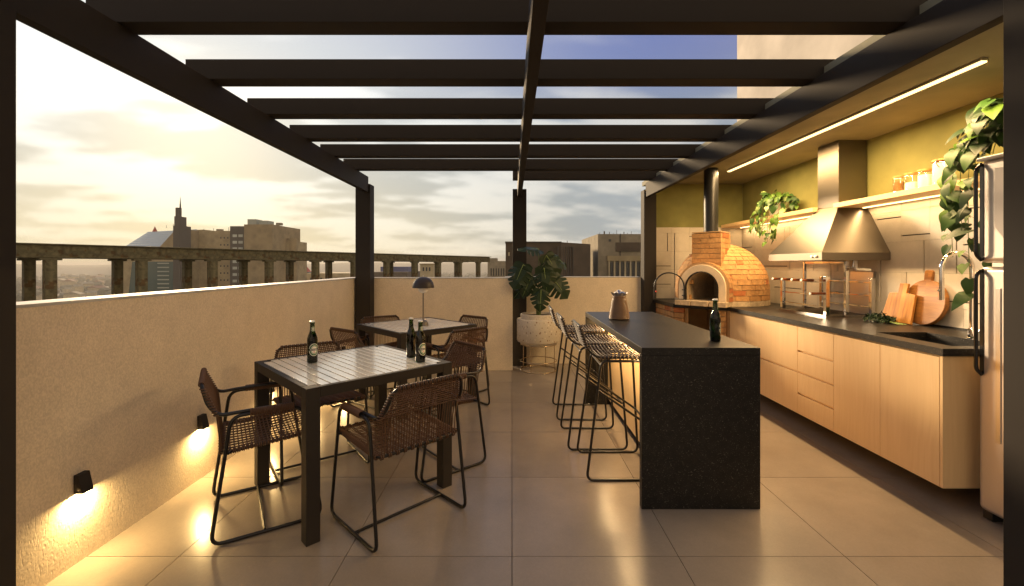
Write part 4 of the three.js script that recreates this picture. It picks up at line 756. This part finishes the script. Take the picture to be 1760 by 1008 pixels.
  const arch = (ro, ri, leg, z0, z1, bev = 0) => { const g = new THREE.ExtrudeGeometry(archShape(ro, ri, leg), { depth: z1 - z0 - 2 * bev, curveSegments: 24, bevelEnabled: !!bev, bevelSize: bev, bevelThickness: bev, bevelSegments: 2, bevelOffset: -bev }); g.translate(0, 0, z0 + bev); return turn(muv(g)); };
  const LEG = 0.145, Y = 0.058; const up = g => g.translate(0, Y, 0);
  put(t, 'throat', up(arch(0.286, 0.1845, LEG, 0.18, 0.547)), M.mortar);
  // voussoir bricks round the throat
  const vn = 17; for (let ring = 0; ring < 4; ring++) for (let i = 0; i < vn; i++) {
    const a = Math.PI * (i + 0.5) / vn, r = 0.273, z = 0.545 - 0.036 - ring * 0.076; const g = cb(0.046, 0.034, 0.069); const m = put(t, 'arch_brick', turn(g.rotateZ(a - Math.PI / 2).translate(Math.cos(a) * r, Y + LEG + Math.sin(a) * r, z)), pickBrick());
  }
  for (const sd of [-1, 1]) for (let c = 0; c < 3; c++) for (let ring = 0; ring < 2; ring++) put(t, 'arch_brick', turn(cb(0.034, 0.044, 0.145, sd * 0.273, Y + 0.022 + c * 0.0485, 0.471 - ring * 0.152)), pickBrick());
  put(t, 'arch_trim', up(arch(0.262, 0.178, LEG, 0.5485, 0.574, 0.004)), M.archStone);
  put(t, 'door_frame', up(arch(0.186, 0.173, LEG, 0.560, 0.582)), M.steel);
  // firebrick chamber lining running back into the dome
  put(t, 'chamber', up((() => { const g = new THREE.ExtrudeGeometry(archShape(0.184, 0.176, LEG), { depth: 0.80, bevelEnabled: false, curveSegments: 20 }); g.translate(0, 0, -0.25); return turn(muv(g)); })()), M.fire);
  put(t, 'chamber_back', up((() => { const sh = new THREE.Shape(); sh.moveTo(0.184, 0); sh.lineTo(0.184, LEG); sh.absarc(0, LEG, 0.184, 0, Math.PI, false); sh.lineTo(-0.184, 0); const g = new THREE.ExtrudeGeometry(sh, { depth: 0.01, bevelEnabled: false, curveSegments: 20 }); g.translate(0, 0, -0.262); return turn(muv(g)); })()), M.fire);
  // stone sill in three blocks
  for (const [x, w] of [[-0.195, 0.185], [0.0, 0.195], [0.195, 0.185]]) put(t, 'sill_block', turn(cb(w - 0.006, 0.056, 0.42, x, 0.0288, 0.425, 0.004)), M.fire);
  put(t, 'hearth', turn(cb(0.40, 0.05, 0.48, 0, 0.031, -0.03)), M.fire);
  // chimney stack
  const SZ = 0.300, hw = 0.168, hd = 0.145, sb = 0.42, courses = 7;
  put(t, 'stack_core', turn(cb(2 * hw - 0.010, 0.405, 2 * hd - 0.010, 0, sb + 0.20, SZ)), M.mortar);
  for (let c = 0; c < courses; c++) {
    const y = sb + 0.001 + c * 0.0585 + 0.0255, o = c % 2; const rowB = (len, place) => { let x = -len / 2; const first = o ? 0.105 : 0.205; let L = first; while (x < len / 2 - 0.01) { L = Math.min(L, len / 2 - x); if (len / 2 - x - L < 0.04) L = len / 2 - x; place(x + L / 2, L - 0.006); x += L; L = 0.205; } };
    for (const sd of [-1, 1]) rowB(2 * hw, (x, L) => put(t, 'stack_brick', turn(cb(L, 0.051, 0.05, x, y, SZ + sd * (hd - 0.025) + R(-0.001, 0.0015))), pickBrick()));
    for (const sd of [-1, 1]) rowB(2 * hd - 0.104, (z, L) => put(t, 'stack_brick', turn(cb(0.05, 0.051, L, sd * (hw - 0.025) + R(-0.001, 0.0015), y, SZ + z)), pickBrick()));
  }
  put(t, 'stack_top', turn(cb(2 * hw - 0.01, 0.012, 2 * hd - 0.01, 0, sb + 0.417, SZ)), M.mortar);
  put(t, 'flue_pipe', turn(lathe([[0, sb + 0.4235], [0.09, sb + 0.4235], [0.09, sb + 0.43], [0.079, sb + 0.433], [0.079, 1.583], [0, 1.583]], 32).translate(0, 0, SZ)), M.black);
  // open arched glass door on its hinges, folded back to one side
  const door = new THREE.Group(); door.name = 'door'; t.add(door);
  const frame = []; const N = 20; const w = 0.165; const arcP = []; arcP.push(V(0, 0, 0), V(0, LEG, 0)); for (let i = 1; i < N; i++) { const a = Math.PI - Math.PI * i / N; arcP.push(V(w + w * Math.cos(a), LEG + w * Math.sin(a), 0)); } arcP.push(V(2 * w, LEG, 0), V(2 * w, 0, 0));
  put(door, 'door_rim', sweep(arcP, 0.0085, 8), M.black); put(door, 'door_bottom', rod(V(0, 0.004, 0), V(2 * w, 0.004, 0), 0.006, 8), M.black);
  const ds = new THREE.Shape(); ds.moveTo(0, 0); ds.lineTo(0, LEG); ds.absarc(w, LEG, w, Math.PI, 0, true); ds.lineTo(2 * w, 0);
  put(door, 'door_glass', new THREE.ShapeGeometry(ds, 20), M.glass);
  put(door, 'door_knob', rod(V(2 * w - 0.02, 0.09, 0), V(2 * w - 0.02, 0.09, 0.035), 0.009, 10), S({ color: lin(0.6, 0.06, 0.03), roughness: 0.5 }));
  const hingeP = V(-0.195, Y + 0.003, 0.585).applyMatrix4(f); door.position.copy(hingeP); door.rotation.y = mouth + Math.PI + 0.62;
  for (const y of [0.05, 0.115]) put(t, 'hinge', turn(cb(0.05, 0.011, 0.012, -0.195, Y + y, 0.583)), M.black);
}
// ================================================================ THE CITY
const G0 = -46;                                              // street level
const at = (px, d) => (px - 880) * d / 768;                  // metres across at a distance d
const hy = (py, d) => EYE + (456 - py) * d / 768;            // height of something at a distance d
struct('ground', (() => { const g = new THREE.CircleGeometry(5200, 64); g.rotateX(-Math.PI / 2); g.translate(0, G0, 0); return muv(g, 0.01); })(), S({ color: lin(0.10, 0.105, 0.085), map: rep(tCloudy, 0.6), roughness: 1 }));
// low hills round the horizon
{
  const pos = [], idx = [], N = 140; const q = k => 34 + 46 * fbm(k * 0.11 + 3, 1.7, 201, 5) ;
  for (let i = 0; i <= N; i++) { const a = mix(-1.5, 1.1, i / N); const h = q(i); for (const [d, y] of [[2300, G0 - 2], [2650, G0 + h * 0.75], [2950, G0 + h], [3500, G0 - 4]]) { const dd = d * (0.92 + 0.16 * noise(i * 0.2, d, 5)); pos.push(Math.sin(a) * dd, y, -Math.cos(a) * dd); } }
  for (let i = 0; i < N; i++) for (let k = 0; k < 3; k++) { const a = i * 4 + k, b = a + 4; idx.push(a, a + 1, b, b, a + 1, b + 1); }
  const g = new THREE.BufferGeometry(); g.setAttribute('position', new THREE.Float32BufferAttribute(pos, 3)); g.setIndex(idx); g.computeVertexNormals();
  struct('hills', muv(g, 0.004), S({ color: lin(0.075, 0.085, 0.07), map: tCloudy, roughness: 1, side: THREE.DoubleSide }));
}
const C = {
  tan: S({ color: lin(0.558, 0.450, 0.253), map: rep(tCloudy, 0.08), roughness: 0.9 }), tan2: S({ color: lin(0.465, 0.362, 0.196), map: rep(tCloudy, 0.07), roughness: 0.9 }), pale: S({ color: lin(0.698, 0.594, 0.380), map: rep(tCloudy, 0.08), roughness: 0.9 }),
  dark: S({ color: lin(0.07, 0.06, 0.05), roughness: 0.8 }), brown: S({ color: lin(0.13, 0.095, 0.062), map: rep(tCloudy, 0.2), roughness: 0.9 }), grey: S({ color: lin(0.419, 0.362, 0.253), map: rep(tCloudy, 0.2), roughness: 0.9 }),
  win: P({ color: lin(0.03, 0.035, 0.04), roughness: 0.12 }), glassRoof: P({ color: lin(0.42, 0.46, 0.42), roughness: 0.22, metalness: 0.3 }), red: S({ color: lin(0.34, 0.07, 0.04), roughness: 0.8 }), tealGlass: P({ color: lin(0.05, 0.09, 0.085), roughness: 0.15 }), roof: S({ color: lin(0.22, 0.11, 0.07), roughness: 0.9 }), blueRoof: S({ color: lin(0.06, 0.075, 0.20), roughness: 0.7 }), band: S({ color: lin(0.30, 0.33, 0.29), roughness: 0.5 }),
};
// a block by picture columns at a distance, with its own depth; returns the thing
function block(name, label, px0, px1, py, d, depth, mat) { const t = thing(name, label, 'building'); put(t, 'wall', bx(at(px0, d), at(px1, d), G0, hy(py, d), d, d + depth), mat); return t; }
const add = (t, name, px0, px1, py0, py1, d, depth, mat) => put(t, name, bx(at(px0, d), at(px1, d), hy(py1, d), hy(py0, d), d, d + depth), mat);
function windows(t, px0, px1, n, py0, py1, m, d, fx, fy, mat = C.win) { for (let i = 0; i < n; i++) for (let k = 0; k < m; k++) { const w = (px1 - px0) / n, h = (py1 - py0) / m; add(t, 'window', px0 + w * (i + 0.5 - fx / 2), px0 + w * (i + 0.5 + fx / 2), py0 + h * (k + 0.5 - fy / 2), py0 + h * (k + 0.5 + fy / 2), d - 0.12, 0.1, mat); } }

// glazed building with a slanting roof
{
  const d = 190, t = thing('glass_office_building', 'pale office building with a big slanting glazed roof and red peak', 'building');
  put(t, 'wall', bx(at(193, d), at(300, d), G0, hy(432, d), d, d + 45), C.tan);
  const X = p => at(p, d), Yh = p => hy(p, d);
  const roof = (() => { const n = 9, gs = []; for (let i = 0; i < n; i++) { const a = i / n, b = (i + 0.9) / n; const y0 = mix(432, 394, a), y1 = mix(432, 394, b); const L0 = mix(198, 205, a), L1 = mix(198, 205, b), r0 = mix(262, 297, a), r1 = mix(262, 297, b);
    const z = (q) => -(d + 1 + q * 14); const g = new THREE.BufferGeometry(); g.setAttribute('position', new THREE.Float32BufferAttribute([X(L0), Yh(y0), z(a), X(r0), Yh(y0 - 1), z(a), X(r1), Yh(y1 - 5 * b), z(b), X(L0), Yh(y0), z(a), X(r1), Yh(y1 - 5 * b), z(b), X(L1), Yh(y1), z(b)], 3)); g.computeVertexNormals(); g.setAttribute('uv', new THREE.Float32BufferAttribute(new Float32Array(12), 2)); gs.push(g); } return gs; })();
  roof.forEach(g => put(t, 'roof_panel', g, C.glassRoof));
  put(t, 'roof_body', (() => { const s = new THREE.Shape([[X(198), Yh(432)], [X(299), Yh(432)], [X(299), Yh(389)], [X(205), Yh(394)]].map(p => new THREE.Vector2(...p))); const g = new THREE.ExtrudeGeometry(s, { depth: 22, bevelEnabled: false }); g.translate(0, 0, -(d + 40)); return muv(g); })(), C.tan);
  put(t, 'gable', (() => { const s = new THREE.Shape([[X(263), Yh(432)], [X(299), Yh(432)], [X(299), Yh(392)]].map(p => new THREE.Vector2(...p))); const g = new THREE.ExtrudeGeometry(s, { depth: 14, bevelEnabled: false }); g.translate(0, 0, -(d + 15.4)); return muv(g); })(), C.tan2);
  put(t, 'peak', (() => { const g = new THREE.ConeGeometry(1.5, 3, 4); g.translate(at(214, d), hy(389.5, d), -(d + 16)); return g; })(), C.red);
  put(t, 'glass_front', (() => { const s = new THREE.Shape([[X(228), Yh(450)], [X(298), Yh(450)], [X(298), G0], [X(205), G0]].map(p => new THREE.Vector2(...p))); const g = new THREE.ExtrudeGeometry(s, { depth: 0.3, bevelEnabled: false }); g.translate(0, 0, -(d - 0.05)); return muv(g); })(), C.tealGlass);
  for (let i = 0; i < 7; i++) add(t, 'floor_band', 270, 290, 452 + i * 7, 454 + i * 7, d - 0.4, 0.3, C.band);
}
{
  const d = 176, t = thing('spire_tower', 'slim dark tower ending in a needle spire', 'tower');
  put(t, 'shaft', bx(at(297, d), at(309, d), G0, hy(388, d), d, d + 6), C.dark); add(t, 'upper_shaft', 299, 307.5, 372, 388, d + 0.5, 4, C.dark); add(t, 'cap', 301, 305.5, 357, 372, d + 1.2, 2, C.dark); add(t, 'annex', 309, 312, 392, 416, d + 1, 4, C.brown);
  put(t, 'spire', (() => { const g = new THREE.ConeGeometry(0.32, (357 - 335) * d / 768, 8); g.translate(at(303, d), hy(346, d), -(d + 2)); return g; })(), C.dark);
}
{
  const d = 205, t = block('apartment_block', 'tan apartment block of stepped height with small windows', 334, 396, 397, d, 22, C.tan);
  add(t, 'lower_wing', 308, 334, 407, 1000, d + 1, 18, C.tan); add(t, 'rooftop_step', 329, 334, 402, 407, d + 2, 12, C.tan);
  windows(t, 376, 394, 3, 403, 500, 8, d, 0.34, 0.22); windows(t, 316, 330, 2, 470, 500, 3, d + 1, 0.3, 0.3);
}
{
  const d = 198, t = block('apartment_tower', 'tall tan apartment tower with dark stair strip and two rooftop tanks', 419, 468, 386, d, 26, C.tan2);
  add(t, 'stair_strip', 395, 419, 389, 1000, d + 2, 18, C.dark); windows(t, 398, 418, 2, 400, 500, 9, d + 2, 0.72, 0.42, C.glassRoof);
  add(t, 'rooftop_tank', 425, 440, 377, 386, d + 3, 5, C.band); add(t, 'rooftop_tank', 445.5, 460, 379.5, 386, d + 3, 5, C.band);
}
{
  const d = 210, t = block('round_cornered_block', 'low tan block with rounded corner next to the tanked tower', 468, 497, 414, d, 18, C.tan);
  add(t, 'tall_wing', 467, 479, 403, 420, d + 1, 12, C.tan); put(t, 'corner_turret', (() => { const r = 9 * d / 768, g = new THREE.CylinderGeometry(r, r, hy(410, d) - G0, 20); g.translate(at(497, d), (hy(410, d) + G0) / 2, -(d + r)); return muv(g); })(), C.tan2);
  windows(t, 470, 495, 3, 448, 490, 4, d, 0.25, 0.25);
}
{
  const d = 320, t = block('glass_block', 'small dark glass block with reddish pitched roof', 507, 523, 468, d, 20, C.tealGlass); put(t, 'roof', (() => { const g = new THREE.ConeGeometry(5.2, 6, 4); g.rotateY(Math.PI / 4); g.translate(at(514, d), hy(461, d), -(d + 8)); return g; })(), C.red); windows(t, 507, 523, 3, 469, 486, 3, d, 0.7, 0.6, C.band);
}
{ const d = 260, t = block('warehouse', 'long pale warehouse seen between the colonnade posts', 524, 604, 470, d, 40, C.pale); windows(t, 530, 600, 8, 474, 486, 1, d, 0.4, 0.4); }
{ const d = 230, t = block('workshop', 'low brown workshop hall beyond the colonnade', 640, 700, 468, d, 40, C.brown); put(t, 'roof', bx(at(640, d), at(690, d), hy(468, d), hy(459, d), d + 14, d + 38), C.blueRoof); }
{ const d = 150, t = block('yellow_house', 'small yellowish house with three dark windows behind the colonnade', 722, 745, 455, d, 14, C.pale); windows(t, 725, 741, 3, 459, 467, 1, d, 0.5, 0.8); put(t, 'cornice', bx(at(721, d), at(746, d), hy(455, d), hy(453.5, d), d - 0.3, d + 14.3), C.tan); }
{ const d = 120, t = block('grey_annex', 'pale grey annex beside the dark building', 838, 900, 449, d, 20, C.grey); add(t, 'upper_storey', 838, 854, 444, 449, d + 2, 8, C.grey); windows(t, 842, 868, 6, 460, 476, 1, d, 0.4, 0.8); }
// dark building straight ahead and its lighter neighbour
{
  const d = 52, t = thing('dark_brown_building', 'dark brown building with upright piers behind the monstera', 'building');
  put(t, 'wall', bx(at(869, d), at(964, d), G0, hy(417, d), d, d + 12), C.brown);
  put(t, 'side_wing', prism([[at(964, d), d + 0.02], [at(1028, d), d + 5], [at(1028, d), d + 14], [at(964, d), d + 11]], G0, hy(416.5, d)), C.brown);
  for (let i = 0; i < 7; i++) add(t, 'pier', 960 + i * 4.2 - 1.1, 960 + i * 4.2 + 0.5, 424, 900, d - 0.32 + (i > 0 ? i * 0.33 : 0), 0.3, C.dark);
  put(t, 'roof_edge', bx(at(868, d), at(965, d), hy(417, d), hy(415.6, d), d - 0.25, d + 12.2), C.dark);
  put(t, 'rooftop_aerial', rod(V(at(986, d), hy(416, d), -(d + 6)), V(at(986, d), hy(409, d), -(d + 6)), 0.04, 6), C.dark);
  add(t, 'vent_light', 873.5, 876, 434, 440, d - 0.08, 0.07, C.pale);
}
{
  const d = 60, t = thing('grey_plant_building', 'grey rooftop building with columned windows and roof aerials', 'building');
  put(t, 'wall', bx(at(1028, d), at(1130, d), G0, hy(402.5, d), d, d + 14), C.grey);
  add(t, 'recess_panel', 1059, 1128, 417, 432, d - 0.25, 0.24, C.brown);
  for (let i = 0; i < 6; i++) add(t, 'window', 1049 + i * 9.2, 1055.5 + i * 9.2, 451, 560, d - 0.1, 0.09, C.win);
  for (let i = 0; i < 7; i++) add(t, 'column', 1046 + i * 9.2, 1048.6 + i * 9.2, 449, 560, d - 0.35, 0.33, C.pale);
  add(t, 'column_head', 1044, 1106, 440, 449, d - 0.4, 0.38, C.tan);
  add(t, 'small_window', 1046.5, 1050.5, 411.5, 415.5, d - 0.08, 0.07, C.win);
  for (const [p, h, w] of [[1036, 5, 0.03], [1044, 7, 0.10], [1053, 6, 0.05], [1061, 4, 0.03], [1066, 9, 0.03], [1079, 6, 0.06], [1085, 4, 0.04], [1092, 7, 0.03]]) put(t, 'rooftop_aerial', rod(V(at(p, d), hy(402.8, d), -(d + 2)), V(at(p, d), hy(402.8 - h, d), -(d + 2)), w, 6), C.dark);
  put(t, 'pipe', rod(V(at(1066, d), hy(402, d), -(d - 0.1)), V(at(1066, d), hy(470, d), -(d - 0.1)), 0.06, 6), C.dark);
}
// aerials and plant on the far roofs
for (const o of scene.children.filter(c => ['apartment_block', 'apartment_tower', 'round_cornered_block', 'glass_office_building'].includes(c.name))) {
  const spots = { apartment_block: [[345, 205, 397], [362, 207, 397], [388, 206, 397]], apartment_tower: [[422, 200, 386], [466, 201, 386], [443, 204, 386]], round_cornered_block: [[474, 212, 403], [489, 214, 414]], glass_office_building: [[280, 212, 391], [292, 214, 390]] }[o.name];
  spots.forEach(([p, d, py], i) => { put(o, 'rooftop_aerial', rod(V(at(p, d), hy(py, d) - 0.2, -(d + 2)), V(at(p, d), hy(py - 4 - i * 1.5, d), -(d + 2)), 0.09, 5), C.dark); if (i === 1) put(o, 'rooftop_box', cb(2.2, 1.1, 2, at(p + 6, d), hy(py, d) + 0.5, -(d + 4)), C.grey); });
}
// weathered concrete colonnade on the next roof: two rows of posts under a flat top
{
  const mC = S({ color: lin(0.72, 0.68, 0.54), map: rep(tRust, 0.55), roughness: 0.95, bumpMap: rep(tCloudy, 0.7), bumpScale: 0.004 });
  const t = thing('concrete_colonnade', 'long weathered concrete colonnade with rust-stained top beam', 'colonnade');
  const L = (d) => -31.66 + 0.586 * d, u = V(0.586, 0, -1).normalize(), n = V(-0.863, 0, -0.506), yaw = Math.atan2(-u.z, u.x);
  const d0 = 19.53 - 2.83 * 3, step = 2.83, N = 15;
  const start = V(L(d0 - 1), 0, -(d0 - 1)), endp = V(L(49.6), 0, -49.6), len = start.distanceTo(endp), mid = start.clone().lerp(endp, 0.5);
  const lay = (name, along, h, deep, y, off) => { const g = cb(along, h, deep, 0, 0, 0, 0.03); g.rotateY(yaw); g.translate(mid.x + n.x * off, y, mid.z + n.z * off); return put(t, name, g, mC); };
  lay('top_beam', len, 0.56, 0.34, 1.955, 0); lay('top_beam', len, 0.56, 0.34, 1.955, 2.9); lay('top_slab', len + 0.3, 0.06, 3.5, 2.266, 1.45);
  const postG = cb(0.40, 3.66, 0.38, 0, 0, 0, 0.03), headG = cb(0.72, 0.10, 0.385, 0, 0, 0, 0.02); postG.rotateY(yaw); headG.rotateY(yaw);
  for (let k = 0; k < N; k++) for (const off of [0, 2.9]) { const d = d0 + k * step, p = V(L(d), 0, -d).addScaledVector(n, off); if (d > 49.6) continue; const m = put(t, 'post', postG, mC); m.position.set(p.x, -0.156, p.z); const q = put(m, 'post_head', headG, mC); q.position.set(0, 1.779, 0); }
  const b = thing('neighbouring_building', 'lower building next door carrying the concrete colonnade', 'building');
  const g = cb(len + 4, 44, 16, 0, 0, 0); g.rotateY(yaw); g.translate(mid.x + n.x * 5, -24, mid.z + n.z * 5); put(b, 'wall', g, C.grey);
}
// low city in the valley
{
  const q = mulberry(404), r = (a, b) => a + (b - a) * q();
  const mats = [C.pale, C.tan, C.grey, C.pale, C.white || C.pale];
  for (let i = 0; i < 78; i++) {
    const band = i % 2, d = r(520, 1900), a = band ? r(30, 215) : r(505, 860), x = at(a, d), w = r(9, 24), h = r(6, 17), dep = r(9, 18);
    const t = thing('valley_house', 'small distant house in the low city below the hills', 'building', [x, G0, -d], r(-0.6, 0.6), 'houses in the low city');
    put(t, 'wall', cb(w, h, dep, 0, h / 2, 0), mats[Math.floor(q() * mats.length)]);
    const s = new THREE.Shape([[-w / 2 - 0.5, h], [0, h + w * 0.2], [w / 2 + 0.5, h]].map(p => new THREE.Vector2(...p))); const g = new THREE.ExtrudeGeometry(s, { depth: dep + 1, bevelEnabled: false }); g.translate(0, 0, -dep / 2 - 0.5); put(t, 'roof', muv(g), q() < 0.5 ? C.roof : C.grey);
  }
  const leafy = new THREE.IcosahedronGeometry(1, 1); { const p = leafy.attributes.position; for (let i = 0; i < p.count; i++) { const k = 0.75 + 0.5 * hash2(Math.round(p.getX(i) * 50), Math.round(p.getY(i) * 50) + Math.round(p.getZ(i) * 31), 3); p.setXYZ(i, p.getX(i) * k, p.getY(i) * k, p.getZ(i) * k); } leafy.computeVertexNormals(); }
  const n = 2600, im = new THREE.InstancedMesh(leafy, S({ color: lin(0.07, 0.075, 0.05), roughness: 1 }), n), m4 = new THREE.Matrix4();
  for (let i = 0; i < n; i++) { const a = mix(-1.0, 0.5, q()), d = 380 + 1900 * Math.pow(q(), 0.8), s = r(4, 9); m4.compose(V(Math.sin(a) * d, G0 + s * 0.6, -Math.cos(a) * d), new THREE.Quaternion().setFromAxisAngle(V(0, 1, 0), q() * 6), V(s, s * r(0.7, 1.2), s)); im.setMatrixAt(i, m4); }
  im.name = 'distant_trees'; im.userData = { kind: 'stuff', label: 'dark mass of distant trees in the low city', category: 'trees' }; scene.add(im);
}
renderer.render(scene, camera);
